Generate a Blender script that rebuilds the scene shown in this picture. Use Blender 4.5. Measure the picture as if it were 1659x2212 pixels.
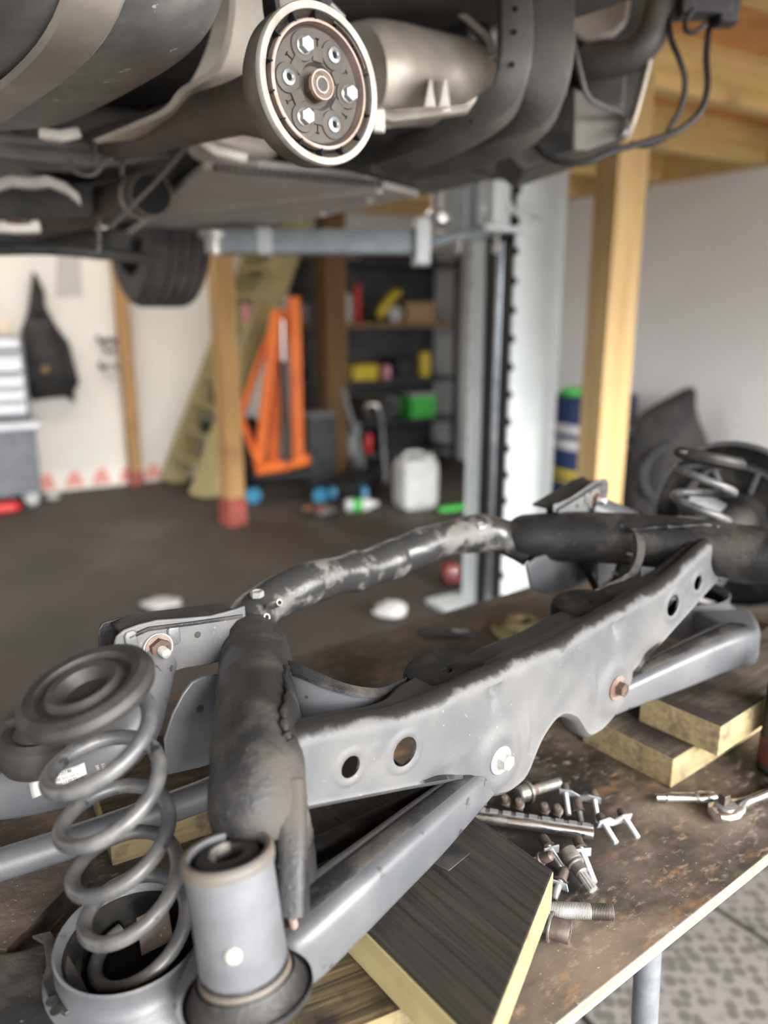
import bpy, bmesh, math, random
from mathutils import Vector, Matrix
import numpy as np
random.seed(7)
for o in list(bpy.data.objects): bpy.data.objects.remove(o, do_unlink=True)
SC = bpy.context.scene
COL = SC.collection
V = Vector
# ------------------------------------------------------------------ camera
BZ = 0.83                     # bench top height
CAMZ = BZ + 0.62
FPX, CX, CY, PITCH = 1661.0, 829.5, 1106.0, math.radians(14.5)
cam = bpy.data.cameras.new('camera'); camo = bpy.data.objects.new('camera', cam); COL.objects.link(camo)
camo.location = (0, 0, CAMZ); camo.rotation_euler = (math.pi/2 - PITCH, 0, 0)
cam.sensor_fit = 'VERTICAL'; cam.sensor_height = 36.0; cam.lens = 36.0*FPX/2212.0
cam.clip_start = 0.02; cam.clip_end = 200
cam.dof.use_dof = True; cam.dof.focus_distance = 0.80
cam.dof.aperture_fstop = (cam.lens/1000.0)/0.0120
SC.camera = camo
# ------------------------------------------------------------------ world, sun, exposure
wd = bpy.data.worlds.new('world'); SC.world = wd; wd.use_nodes = True
nt = wd.node_tree; bg = nt.nodes['Background']
sky = nt.nodes.new('ShaderNodeTexSky'); sky.sky_type = 'NISHITA'; sky.sun_disc = False
sky.sun_elevation = math.radians(38); sky.sun_rotation = math.radians(125); sky.air_density = 1.0; sky.dust_density = 4.0; sky.ozone_density = 0.6
hs = nt.nodes.new('ShaderNodeHueSaturation'); hs.inputs['Saturation'].default_value = 0.12
nt.links.new(sky.outputs[0], hs.inputs['Color']); nt.links.new(hs.outputs[0], bg.inputs[0]); bg.inputs[1].default_value = 0.52
sl = bpy.data.lights.new('sun', 'SUN'); so = bpy.data.objects.new('sun', sl); COL.objects.link(so)
sl.energy = 1.25; sl.angle = math.radians(9); sl.color = (1.0, 0.97, 0.92)
so.rotation_euler = V((-0.42, 0.90, -0.34)).to_track_quat('-Z', 'Y').to_euler(); so.location = (4, -4, 4)
vs = SC.view_settings; vs.view_transform = 'Standard'; vs.look = 'None'; vs.gamma = 1.0; vs.use_curve_mapping = False; vs.exposure = 1.45
# ------------------------------------------------------------------ projection helpers (pixel of the 1659x2212 frame + real distance -> place)
FW = V((0, math.cos(PITCH), -math.sin(PITCH))); UP = V((0, math.sin(PITCH), math.cos(PITCH))); C0 = V((0, 0, CAMZ))
def ray(x, y): return FW + V((1, 0, 0))*((x-CX)/FPX) - UP*((y-CY)/FPX)
def dp(x, y, d): return C0 + ray(x, y)*d                      # at depth d
def az(x, y, z): r = ray(x, y); return C0 + r*((z-CAMZ)/r.z)   # at height z
def ab(x, y, z): return az(x, y, BZ+z)                         # at height z above the bench
def ay_(x, y, Y): r = ray(x, y); return C0 + r*(Y/r.y)         # at distance Y
TH, S0, PH = math.radians(40.88), 0.7007, math.radians(2.663)
EX = V((math.cos(TH)*math.cos(PH), math.sin(TH)*math.cos(PH), math.sin(PH))); AY = V((-math.sin(TH), math.cos(TH), 0)); EZ = EX.cross(AY)
OR = EX*S0 + V((0, 0, BZ))
def wo(l, s=1): return OR + EX*(l[0]*s) + AY*l[1] + EZ*l[2]    # subframe coordinates -> world (s=-1 mirrors)
def sf(x, y, i, v):                                            # pixel on subframe plane -> subframe coordinates
    r = ray(x, y); ax = (EX, AY, EZ)[i]; t = (v - ax.dot(C0-OR))/ax.dot(r); q = C0 + r*t - OR
    return V((q.dot(EX), q.dot(AY), q.dot(EZ)))
# ------------------------------------------------------------------ materials
MATS = {}
def mat(name, col, rough=.5, metal=0., col2=None, sc=8., lo=.4, hi=.62, det=6., bump=0., bsc=60., stretch=(1, 1, 1), col3=None, sc3=40., lo3=.6, hi3=.7, spec=.5, rough2=None, coat=0.):
    m = bpy.data.materials.new(name); m.use_nodes = True; n = m.node_tree; b = n.nodes['Principled BSDF']; L = n.links.new
    b.inputs['Roughness'].default_value = rough; b.inputs['Metallic'].default_value = metal
    b.inputs['Specular IOR Level'].default_value = spec; b.inputs['Coat Weight'].default_value = coat
    b.inputs['Base Color'].default_value = (*col, 1)
    tc = n.nodes.new('ShaderNodeTexCoord'); mp = n.nodes.new('ShaderNodeMapping'); L(tc.outputs['Object'], mp.inputs[0]); mp.inputs['Scale'].default_value = stretch
    def noise(s, d=det):
        t = n.nodes.new('ShaderNodeTexNoise'); L(mp.outputs[0], t.inputs['Vector']); t.inputs['Scale'].default_value = s; t.inputs['Detail'].default_value = d; t.inputs['Roughness'].default_value = .6; return t
    def ramp(t, a, z):
        r = n.nodes.new('ShaderNodeMapRange'); r.inputs[1].default_value = a; r.inputs[2].default_value = z; L(t.outputs[0], r.inputs[0]); return r
    cur = None
    if col2 is not None:
        f = ramp(noise(sc), lo, hi); mx = n.nodes.new('ShaderNodeMix'); mx.data_type = 'RGBA'
        mx.inputs[6].default_value = (*col, 1); mx.inputs[7].default_value = (*col2, 1); L(f.outputs[0], mx.inputs[0]); cur = mx.outputs[2]
        if rough2 is not None:
            mr = n.nodes.new('ShaderNodeMapRange'); mr.inputs[3].default_value = rough; mr.inputs[4].default_value = rough2; L(f.outputs[0], mr.inputs[0]); L(mr.outputs[0], b.inputs['Roughness'])
    if col3 is not None:
        f = ramp(noise(sc3, 3.), lo3, hi3); mx = n.nodes.new('ShaderNodeMix'); mx.data_type = 'RGBA'
        if cur: L(cur, mx.inputs[6])
        else: mx.inputs[6].default_value = (*col, 1)
        mx.inputs[7].default_value = (*col3, 1); L(f.outputs[0], mx.inputs[0]); cur = mx.outputs[2]
    if cur: L(cur, b.inputs['Base Color'])
    if bump:
        bp = n.nodes.new('ShaderNodeBump'); bp.inputs['Strength'].default_value = bump; bp.inputs['Distance'].default_value = .004
        L(noise(bsc, 4.).outputs[0], bp.inputs['Height']); L(bp.outputs[0], b.inputs['Normal'])
    MATS[name] = m
    return m
def wood(name, light, dark, dirt=None, dsc=5., dlo=.45, dhi=.6, gsc=30., rough=.75, bump=.4, rings=False):
    m = bpy.data.materials.new(name); m.use_nodes = True; n = m.node_tree; b = n.nodes['Principled BSDF']; L = n.links.new
    tc = n.nodes.new('ShaderNodeTexCoord'); mp = n.nodes.new('ShaderNodeMapping'); L(tc.outputs['Object'], mp.inputs[0]); mp.inputs['Scale'].default_value = (.045, 1, 1)
    t = n.nodes.new('ShaderNodeTexNoise'); L(mp.outputs[0], t.inputs['Vector']); t.inputs['Scale'].default_value = gsc*3; t.inputs['Detail'].default_value = 5; t.inputs['Distortion'].default_value = .6
    r = n.nodes.new('ShaderNodeMapRange'); r.inputs[1].default_value = .35; r.inputs[2].default_value = .68; L(t.outputs[0], r.inputs[0])
    mx = n.nodes.new('ShaderNodeMix'); mx.data_type = 'RGBA'; mx.inputs[6].default_value = (*light, 1); mx.inputs[7].default_value = (*dark, 1); L(r.outputs[0], mx.inputs[0]); cur = mx.outputs[2]
    if dirt is not None:
        t2 = n.nodes.new('ShaderNodeTexNoise'); L(tc.outputs['Object'], t2.inputs['Vector']); t2.inputs['Scale'].default_value = dsc; t2.inputs['Detail'].default_value = 7; t2.inputs['Roughness'].default_value = .65
        r2 = n.nodes.new('ShaderNodeMapRange'); r2.inputs[1].default_value = dlo; r2.inputs[2].default_value = dhi; L(t2.outputs[0], r2.inputs[0])
        m2 = n.nodes.new('ShaderNodeMix'); m2.data_type = 'RGBA'; L(cur, m2.inputs[6]); m2.inputs[7].default_value = (*dirt, 1); L(r2.outputs[0], m2.inputs[0]); cur = m2.outputs[2]
    L(cur, b.inputs['Base Color']); b.inputs['Roughness'].default_value = rough; b.inputs['Specular IOR Level'].default_value = .3
    bp = n.nodes.new('ShaderNodeBump'); bp.inputs['Strength'].default_value = bump; bp.inputs['Distance'].default_value = .002; L(t.outputs[0], bp.inputs['Height']); L(bp.outputs[0], b.inputs['Normal'])
    MATS[name] = m; return m
# steel of the axle
mat('frame_grey', (.072, .074, .078), .45, .0, (.105, .103, .10), 9, .4, .65, bump=.12, bsc=300, col3=(.20, .19, .18), sc3=190, lo3=.68, hi3=.74, rough2=.6, spec=.6)
mat('frame_dark', (.014, .014, .0145), .40, .0, (.048, .043, .037), 15, .46, .64, det=11., bump=.32, bsc=240, col3=(.2, .19, .175), sc3=260, lo3=.7, hi3=.76, rough2=.75, spec=.32)
mat('frame_tube', (.025, .025, .025), .3, .0, (.10, .096, .09), 20, .52, .60, bump=.3, bsc=60, rough2=.7, spec=.6)
mat('arm_grey', (.06, .064, .071), .42, 0, (.088, .088, .091), 12, .4, .65, bump=.08, bsc=300, col3=(.03, .032, .035), sc3=45, lo3=.66, hi3=.68, spec=.55)
mat('spring_paint', (.048, .05, .053), .4, 0, (.10, .098, .095), 25, .42, .6, col3=(.02, .02, .022), sc3=60, lo3=.66, hi3=.68)
mat('oil_black', (.008, .0078, .0075), .55, 0, (.022, .02, .018), 30, .5, .7, bump=.15, bsc=200, col3=(.12, .11, .1), sc3=400, lo3=.72, hi3=.77, spec=.12)
mat('black_rubber', (.012, .012, .012), .55, 0, (.035, .033, .03), 20, .45, .65, bump=.1, bsc=120)
mat('dusty_rubber', (.011, .0105, .010), .6, 0, (.027, .024, .021), 18, .45, .62, bump=.1)
mat('bush_shell', (.15, .158, .17), .45, .25, (.105, .11, .118), 16, .4, .62, bump=.06)
mat('bush_lip', (.09, .08, .073), .5, .2, (.13, .11, .085), 20)
mat('white_plug', (.30, .295, .25), .5)
mat('zinc', (.55, .56, .55), .35, .75, (.38, .37, .34), 60, .45, .62, rough2=.55)
mat('zinc_bright', (.56, .58, .59), .33, .8, (.45, .45, .44), 80, .5, .65)
mat('rusty', (.085, .05, .034), .8, 0., (.045, .03, .024), 50, .4, .6, bump=.3)
mat('rusty_washer', (.15, .115, .095), .65, .1, (.085, .045, .03), 45, .45, .6)
mat('old_steel', (.26, .25, .24), .42, .7, (.13, .115, .1), 45, .42, .62)
mat('brown_steel', (.055, .040, .032), .55, .3, (.10, .075, .06), 60, .45, .6)
mat('chrome', (.72, .72, .72), .2, 1., (.4, .4, .4), 40, .5, .7, rough2=.38)
mat('plate_zinc', (.42, .44, .46), .45, .5, (.33, .34, .36), 40)
mat('sticker', (.42, .415, .40), .55, 0, (.33, .325, .31), 40, .5, .7)
mat('print_ink', (.03, .03, .035), .6)
# timber
wood('plank_oily', (.026, .022, .018), (.009, .008, .007), (.11, .085, .045), 7., .64, .80, 70., .6, .7)
wood('plank_worn', (.11, .082, .042), (.018, .014, .010), (.016, .013, .010), 12., .46, .58, 55., .7, .6)
wood('plank_grey', (.10, .082, .06), (.04, .032, .024), (.02, .016, .013), 9., .43, .60, 50., .75, .5)
wood('endgrain', (.25, .20, .105), (.17, .13, .068), (.10, .078, .048), 30., .52, .70, 40., .85, .5)
wood('pine_yellow', (.52, .37, .18), (.42, .27, .11), (.28, .18, .08), 3., .6, .78, 12., .7, .15)
wood('pine_brown', (.42, .26, .11), (.31, .18, .07), (.2, .11, .045), 3., .6, .78, 12., .7, .15)
wood('treated_green', (.36, .31, .15), (.27, .23, .11), (.17, .145, .075), 3., .55, .75, 12., .75, .15)
wood('joist_yellow', (.68, .50, .22), (.52, .36, .13), (.33, .22, .09), 2.5, .55, .75, 8., .75, .15)
wood('ply_edge', (.30, .255, .19), (.16, .125, .08), (.12, .10, .07), 30., .58, .72, 40., .85, .3)
mat('red_paint', (.30, .07, .05), .6, 0, (.2, .045, .035), 12)
mat('orange_ply', (.70, .34, .12), .7, 0, (.58, .26, .08), 5, bump=.1, bsc=30)
# ------------------------------------------------------------------ mesh builder
class MB:
    def __init__(s): s.v = []; s.f = []
    def add(s, vs, fs):
        b = len(s.v); s.v += [V(p) for p in vs]; s.f += [[i+b for i in f] for f in fs]; return s
    def box(s, c, size, R=None):
        c = V(c); hx, hy, hz = [q/2 for q in size]; R = R or Matrix.Identity(3)
        P = [c + R @ V((a*hx, b*hy, d*hz)) for a in (-1, 1) for b in (-1, 1) for d in (-1, 1)]
        return s.add(P, [(0, 1, 3, 2), (4, 6, 7, 5), (0, 4, 5, 1), (2, 3, 7, 6), (0, 2, 6, 4), (1, 5, 7, 3)])
    def prism(s, poly, vec):
        n = len(poly); vec = V(vec); P = [V(p) for p in poly]
        return s.add(P + [p+vec for p in P], [list(range(n))[::-1], list(range(n, 2*n))] + [(i, (i+1) % n, n+(i+1) % n, n+i) for i in range(n)])
    def loft(s, secs, caps=True, closed=True):
        n = len(secs[0]); vs = [p for q in secs for p in q]; fs = []
        for i in range(len(secs)-1):
            for j in range(n if closed else n-1):
                k = (j+1) % n; fs.append((i*n+j, i*n+k, (i+1)*n+k, (i+1)*n+j))
        if caps: fs += [list(range(n))[::-1], [(len(secs)-1)*n+j for j in range(n)]]
        return s.add(vs, fs)
    def tube(s, path, rad, n=14, caps=True, flat=1., upv=None, close=False):
        P = [V(p) for p in path]; m = len(P); rad = rad if isinstance(rad, (list, tuple)) else [rad]*m
        t0 = (P[1]-P[0]).normalized(); u = (upv or V((0, 0, 1))); u = u - t0*u.dot(t0)
        if u.length < 1e-3: u = V((1, 0, 0)) - t0*t0.x
        u.normalize(); secs = []
        for i in range(m):
            t = (P[min(i+1, m-1)]-P[max(i-1, 0)]).normalized()
            if upv: u = V(upv) - t*V(upv).dot(t)
            else: u = u - t*u.dot(t)
            u.normalize(); w = t.cross(u)
            secs.append([P[i] + u*(math.cos(a)*rad[i]*flat) + w*(math.sin(a)*rad[i]) for a in [2*math.pi*k/n for k in range(n)]])
        return s.loft(secs, caps)
    def rect_sweep(s, path, w, h, upv=(0, 0, 1), rnd=.2):
        P = [V(p) for p in path]; m = len(P); w = w if isinstance(w, (list, tuple)) else [w]*m; h = h if isinstance(h, (list, tuple)) else [h]*m; secs = []
        for i in range(m):
            t = (P[min(i+1, m-1)]-P[max(i-1, 0)]).normalized(); u = V(upv); u = (u - t*u.dot(t)).normalized(); q = t.cross(u); sec = []
            for sx, sy in ((1, 1), (-1, 1), (-1, -1), (1, -1)):
                k = rnd*min(w[i], h[i]); cx_, cy_ = sx*(w[i]/2-k), sy*(h[i]/2-k); a0 = {(1, 1): 0, (-1, 1): 1, (-1, -1): 2, (1, -1): 3}[(sx, sy)]*math.pi/2
                for j in range(4): a = a0 + j*math.pi/6; sec.append(P[i] + q*(cx_+k*math.cos(a)) + u*(cy_+k*math.sin(a)))
            secs.append(sec)
        return s.loft(secs)
    def lathe(s, prof, o=(0, 0, 0), axis=(0, 0, 1), n=32, a0=0., a1=2*math.pi, ref=None):
        o = V(o); z = V(axis).normalized(); x = V(ref) if ref else (V((1, 0, 0)) if abs(z.x) < .8 else V((0, 1, 0))); x = (x - z*x.dot(z)).normalized(); y = z.cross(x)
        full = abs(a1-a0-2*math.pi) < 1e-6; k = n if full else n+1; m = len(prof); vs = []; fs = []
        for i in range(k):
            a = a0+(a1-a0)*i/n; d = x*math.cos(a)+y*math.sin(a); vs += [o + d*r + z*h for r, h in prof]
        for i in range(n):
            i2 = (i+1) % k
            for j in range(m-1): fs.append((i*m+j, i2*m+j, i2*m+j+1, i*m+j+1))
        return s.add(vs, fs)
    def sell(s, c, hs_, R=None, e=4., nu=28, nv=18):              # superellipsoid
        R = R or Matrix.Identity(3); c = V(c); g = lambda q: math.copysign(abs(q)**(2./e), q); secs = []
        for i in range(nv+1):
            v = -math.pi/2+math.pi*i/nv; v = max(-math.pi/2+.02, min(math.pi/2-.02, v))
            secs.append([c + R @ V((hs_[0]*g(math.cos(v))*g(math.cos(u)), hs_[1]*g(math.cos(v))*g(math.sin(u)), hs_[2]*g(math.sin(v)))) for u in [2*math.pi*k/nu for k in range(nu)]])
        return s.loft(secs)
    def mesh(s, name, off=V((0, 0, 0)), smooth=35., weld=1e-5):
        me = bpy.data.meshes.new(name); me.from_pydata([p-off for p in s.v], [], s.f)
        bm = bmesh.new(); bm.from_mesh(me)
        if weld: bmesh.ops.remove_doubles(bm, verts=bm.verts, dist=weld)
        bmesh.ops.recalc_face_normals(bm, faces=bm.faces); bm.to_mesh(me); bm.free()
        if smooth: me.shade_smooth(); me.set_sharp_from_angle(angle=math.radians(smooth))
        return me
LAST = [None]
def wloc(o):
    p = V((0, 0, 0))
    while o is not None: p = p + o.location; o = o.parent
    return p
def tag(o, label=None, cat=None, group=None, kind=None):
    if label: o['label'] = label
    if cat: o['category'] = cat
    if group: o['group'] = group
    if kind: o['kind'] = kind
    return o
def put(mb, name, m, parent=None, label=None, cat=None, group=None, kind=None, smooth=35., bevel=0., solid=0., bseg=2, origin=None):
    if parent is not None: off = wloc(parent)
    elif origin is not None: off = V(origin)
    else:
        xs = [p.x for p in mb.v]; ys = [p.y for p in mb.v]; off = V(((min(xs)+max(xs))/2, (min(ys)+max(ys))/2, min(p.z for p in mb.v)))
    o = bpy.data.objects.new(name, mb.mesh(name, off, smooth)); COL.objects.link(o); o.data.materials.append(MATS[m]); LAST[0] = o
    if parent is not None: o.parent = parent
    else: o.location = off
    if solid: d = o.modifiers.new('thickness', 'SOLIDIFY'); d.thickness = solid; d.offset = 0
    if bevel: d = o.modifiers.new('bevel', 'BEVEL'); d.width = bevel; d.segments = bseg; d.limit_method = 'ANGLE'; d.angle_limit = math.radians(40)
    return tag(o, label, cat, group, kind)
def thing(name, loc, label, cat, group=None):
    o = bpy.data.objects.new(name, None); COL.objects.link(o); o.location = loc; o.empty_display_size = .05
    return tag(o, label, cat, group)
def smooth_path(P, k=6):
    P = [V(p) for p in P]; out = []
    for i in range(len(P)-1):
        a, b, c, d = P[max(i-1, 0)], P[i], P[i+1], P[min(i+2, len(P)-1)]
        for j in range(k):
            t = j/k; out.append(.5*((2*b)+(c-a)*t+(2*a-5*b+4*c-d)*t*t+(3*b-a-3*c+d)*t**3))
    return out+[P[-1]]
def lerp_list(vals, k=6):
    return [p.x for p in smooth_path([V((q, 0, 0)) for q in vals], k)]
def apply_mods(o):
    dg = bpy.context.evaluated_depsgraph_get(); dg.update(); me = bpy.data.meshes.new_from_object(o.evaluated_get(dg)); o.modifiers.clear(); o.data = me
def cut(o, cutters):                                          # boolean holes, applied at once
    cs = []
    for c in cutters:
        k = bpy.data.objects.new('cutter', c.mesh('cutter')); COL.objects.link(k); k.location = V((0, 0, 0)); cs.append(k)
    for k in cs:
        m = o.modifiers.new('hole', 'BOOLEAN'); m.object = k; m.operation = 'DIFFERENCE'; m.solver = 'EXACT'
    bpy.context.view_layer.update(); apply_mods(o)
    for k in cs: bpy.data.objects.remove(k, do_unlink=True)
    o.data.shade_smooth(); o.data.set_sharp_from_angle(angle=math.radians(35))
def hexprof(mb, o, axis, r, h, n=6, dome=.1):                  # hex head
    o = V(o); z = V(axis).normalized(); x = V((0, 0, 1)) if abs(z.z) < .8 else V((1, 0, 0)); x = (x-z*x.dot(z)).normalized(); y = z.cross(x); secs = []
    for rr, hh in ((r, 0), (r, h*(1-dome)), (r*.88, h), (r*.62, h), (r*.6, h*.9)): secs.append([o+z*hh+(x*math.cos(2*math.pi*k/n)+y*math.sin(2*math.pi*k/n))*rr for k in range(n)])
    return mb.loft(secs)
def threaded(mb, o, axis, r, L, pitch=.0015, n=14, x0=0.):     # ridged shank
    prof = [(0, x0)]; z = x0
    while z < x0+L: prof += [(r*.88, z), (r, z+pitch*.35), (r, z+pitch*.6), (r*.88, z+pitch)]; z += pitch
    prof += [(r*.7, x0+L+.001), (0, x0+L+.001)]
    return mb.lathe(prof, o, axis, n)
def arc(c, x, y, r, a0, a1, n): return [V(c)+V(x)*(r*math.cos(a0+(a1-a0)*i/n))+V(y)*(r*math.sin(a0+(a1-a0)*i/n)) for i in range(n+1)]
# ------------------------------------------------------------------ copies of whole things
def clone(root, loc, rot, label=None, group=None):
    r = root.copy(); COL.objects.link(r); r.location = loc; r.rotation_euler = rot
    if label: r['label'] = label
    if group: r['group'] = group
    for ch in list(root.children):
        c = ch.copy(); COL.objects.link(c); c.parent = r
        for g in list(ch.children): d = g.copy(); COL.objects.link(d); d.parent = c
    return r
# ================================================================== ROOM
D1 = V((.857, .514, 0)).normalized(); D2 = V((-D1.y, D1.x, 0)); KC = V((.51, 8.23, 0))
mat('wall_cream', (.72, .70, .645), .85, 0, (.65, .63, .58), 1.5, .35, .7, bump=.05, bsc=40)
mat('wall_grey', (.79, .805, .82), .8, 0, (.73, .745, .76), 1.2, .35, .7, bump=.05, bsc=40)
mat('concrete', (.046, .038, .030), .7, 0, (.028, .023, .018), 1.6, .35, .65, bump=.1, bsc=30, col3=(.08, .07, .06), sc3=.9, lo3=.55, hi3=.75)
def slab(c0, c1, c2, c3, t): return MB().prism([c0, c1, c2, c3], t)
put(MB().box((1, 5, -.05), (22, 22, .1)), 'floor', 'concrete', kind='structure', smooth=0)
a = KC - D1*11; put(slab(KC+D1*.2, a, a+V((0, 0, 2.62)), KC+D1*.2+V((0, 0, 2.62)), D2*.12), 'wall_left', 'wall_cream', kind='structure', smooth=0)
b = KC - D2*9; put(slab(KC, b, b+V((0, 0, 2.33)), KC+V((0, 0, 2.33)), D1*.12), 'wall_right', 'wall_grey', kind='structure', smooth=0)
# ceiling of orange sheets on joists
cz = 2.56; c0 = KC+D1*.3+D2*.2; cl = c0-D1*11.5; ln = 8.7
ceil = put(slab(c0+V((0, 0, cz)), cl+V((0, 0, cz)), cl-D2*ln+V((0, 0, cz)), c0-D2*ln+V((0, 0, cz)), (0, 0, .03)), 'ceiling', 'orange_ply', kind='structure', smooth=0)
RJ = Matrix((D1, D2, V((0, 0, 1)))).transposed()
jm = None
for i in range(10):
    p = KC+D1*.2-D2*(.35+i*.80)-D1*5.6; p.z = 2.45
    if jm is None:
        jm = MB().box((0, 0, 0), (11.2, .075, .215)).mesh('joist', smooth=0); jm.materials.append(MATS['joist_yellow'])
    o = bpy.data.objects.new('joist', jm); COL.objects.link(o); o.parent = ceil; o.location = p - ceil.location; o.rotation_euler = (0, 0, math.atan2(D1.y, D1.x))
# wall plate along the top of the grey wall
wp = bpy.data.objects.new('trim_1', MB().box((0, 0, 0), (8.9, .1, .23)).mesh('trim', smooth=0)); wp.data.materials.append(MATS['joist_yellow']); COL.objects.link(wp)
wp.location = KC-D2*4.5+D1*.07+V((0, 0, 2.447)); wp.rotation_euler = (0, 0, math.atan2(D2.y, D2.x)); tag(wp, kind='structure')
# metal joist hangers showing above the grey wall
mat('galvanised', (.45, .50, .54), .4, .6, (.36, .40, .44), 12)
# red and white hazard strip low on the cream wall
mat('pink_tape', (.68, .30, .26), .7); mat('white_tape', (.75, .72, .68), .7)
tp = put(slab(KC-D1*6.2-D2*.004+V((0, 0, .02)), KC-D1*2.9-D2*.004+V((0, 0, .02)), KC-D1*2.9-D2*.004+V((0, 0, .17)), KC-D1*6.2-D2*.004+V((0, 0, .17)), -D2*.004), 'trim_2', 'white_tape', kind='structure', smooth=0)
for i in range(15):
    p = KC-D1*(6.15-i*.22)-D2*.009
    put(MB().prism([p+V((0, 0, .03)), p+D1*.16+V((0, 0, .03)), p+D1*.12+V((0, 0, .17)), p+D1*.05+V((0, 0, .15))], -D2*.003), 'tape_stripe', 'pink_tape', tp, smooth=0)
mat('bounce_concrete', (.46, .44, .41), .9, 0, (.38, .36, .34), 2.)
drv = KC-D2*14.2-D1*4; put(MB().box(drv+V((0, 0, -.004)), (18, 9.4, .012), RJ), 'bounce_ground', 'bounce_concrete', kind='structure', smooth=0)  # pale unseen ground added to bounce light up under the car
# ------------------------------------------------------------------ worn dimpled slabs beside the bench
def dots(name, base, dark, sc):
    m = bpy.data.materials.new(name); m.use_nodes = True; n = m.node_tree; b_ = n.nodes['Principled BSDF']; L = n.links.new
    tc = n.nodes.new('ShaderNodeTexCoord'); vo = n.nodes.new('ShaderNodeTexVoronoi'); L(tc.outputs['Object'], vo.inputs['Vector']); vo.inputs['Scale'].default_value = sc; vo.inputs['Randomness'].default_value = .55
    nz = n.nodes.new('ShaderNodeTexNoise'); L(tc.outputs['Object'], nz.inputs['Vector']); nz.inputs['Scale'].default_value = 5; nz.inputs['Detail'].default_value = 6
    ad = n.nodes.new('ShaderNodeMath'); ad.operation = 'MULTIPLY_ADD'; L(nz.outputs[0], ad.inputs[0]); ad.inputs[1].default_value = .5; L(vo.outputs['Distance'], ad.inputs[2])
    r = n.nodes.new('ShaderNodeMapRange'); r.inputs[1].default_value = .62; r.inputs[2].default_value = .86; L(ad.outputs[0], r.inputs[0])
    mx = n.nodes.new('ShaderNodeMix'); mx.data_type = 'RGBA'; mx.inputs[6].default_value = (*dark, 1); mx.inputs[7].default_value = (*base, 1); L(r.outputs[0], mx.inputs[0]); L(mx.outputs[2], b_.inputs['Base Color']); b_.inputs['Roughness'].default_value = .8
    MATS[name] = m
dots('slab_dots', (.115, .105, .097), (.05, .046, .043), 34)
UB = V((.8, .6, 0)); NB = V((-.6, .8, 0))
fl = bpy.data.objects['floor']
RB = Matrix((UB, NB, V((0, 0, 1)))).transposed()
for i in range(6):
    for j in range(4):
        p = UB*(.35+i*.51)+NB*(.55-j*.51)
        put(MB().box(p+V((0, 0, .004)), (.495, .495, .028), RB), 'paving_slab', 'slab_dots', fl, smooth=0, bevel=.006)
# ================================================================== BENCH
def bench_mat():
    m = bpy.data.materials.new('bench_ply'); m.use_nodes = True; n = m.node_tree; b_ = n.nodes['Principled BSDF']; L = n.links.new
    tc = n.nodes.new('ShaderNodeTexCoord')
    def nz(s, d, st=(1, 1, 1)):
        mp = n.nodes.new('ShaderNodeMapping'); mp.inputs['Scale'].default_value = st; L(tc.outputs['Object'], mp.inputs[0])
        t = n.nodes.new('ShaderNodeTexNoise'); L(mp.outputs[0], t.inputs['Vector']); t.inputs['Scale'].default_value = s; t.inputs['Detail'].default_value = d; t.inputs['Roughness'].default_value = .68; return t
    def mr(t, a_, b2):
        r = n.nodes.new('ShaderNodeMapRange'); r.inputs[1].default_value = a_; r.inputs[2].default_value = b2; L(t.outputs[0], r.inputs[0]); return r.outputs[0]
    def mix(f, A, B):
        x = n.nodes.new('ShaderNodeMix'); x.data_type = 'RGBA'; L(f, x.inputs[0])
        for k, q in ((6, A), (7, B)):
            if isinstance(q, tuple): x.inputs[k].default_value = (*q, 1)
            else: L(q, x.inputs[k])
        return x.outputs[2]
    c = mix(mr(nz(9, 9, (.5, 1, 1)), .40, .62), (.052, .042, .033), (.125, .095, .068))
    c = mix(mr(nz(26, 6, (.4, 1, 1)), .55, .66), c, (.20, .115, .06))
    c = mix(mr(nz(3.2, 6), .46, .60), c, (.014, .012, .011))
    c = mix(mr(nz(90, 4, (.5, 1, 1)), .56, .68), c, (.17, .13, .095))
    c = mix(mr(nz(300, 2), .70, .76), c, (.36, .31, .25))
    # oil soaked patch under the loose bolts
    pc_ = ab(1215, 1790, 0)-(UB*.575+NB*.753); ds = n.nodes.new('ShaderNodeVectorMath'); ds.operation = 'DISTANCE'; L(tc.outputs['Object'], ds.inputs[0]); ds.inputs[1].default_value = (pc_.dot(UB), pc_.dot(NB), .018)
    ma = n.nodes.new('ShaderNodeMath'); ma.operation = 'MULTIPLY_ADD'; L(nz(14, 6).outputs[0], ma.inputs[0]); ma.inputs[1].default_value = -.14; L(ds.outputs['Value'], ma.inputs[2])
    pr = n.nodes.new('ShaderNodeMapRange'); pr.inputs[1].default_value = .035; pr.inputs[2].default_value = -.01; pr.inputs[3].default_value = 0.; pr.inputs[4].default_value = .85; L(ma.outputs[0], pr.inputs[0]); c = mix(pr.outputs[0], c, (.012, .009, .007))
    L(c, b_.inputs['Base Color']); f = mr(nz(3.2, 6), .48, .64); rr = n.nodes.new('ShaderNodeMapRange'); rr.inputs[3].default_value = .62; rr.inputs[4].default_value = .38; L(f, rr.inputs[0]); L(rr.outputs[0], b_.inputs['Roughness'])
    bp = n.nodes.new('ShaderNodeBump'); bp.inputs['Strength'].default_value = .35; bp.inputs['Distance'].default_value = .002; L(nz(60, 6, (.4, 1, 1)).outputs[0], bp.inputs['Height']); L(bp.outputs[0], b_.inputs['Normal'])
    MATS['bench_ply'] = m
bench_mat()
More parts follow.
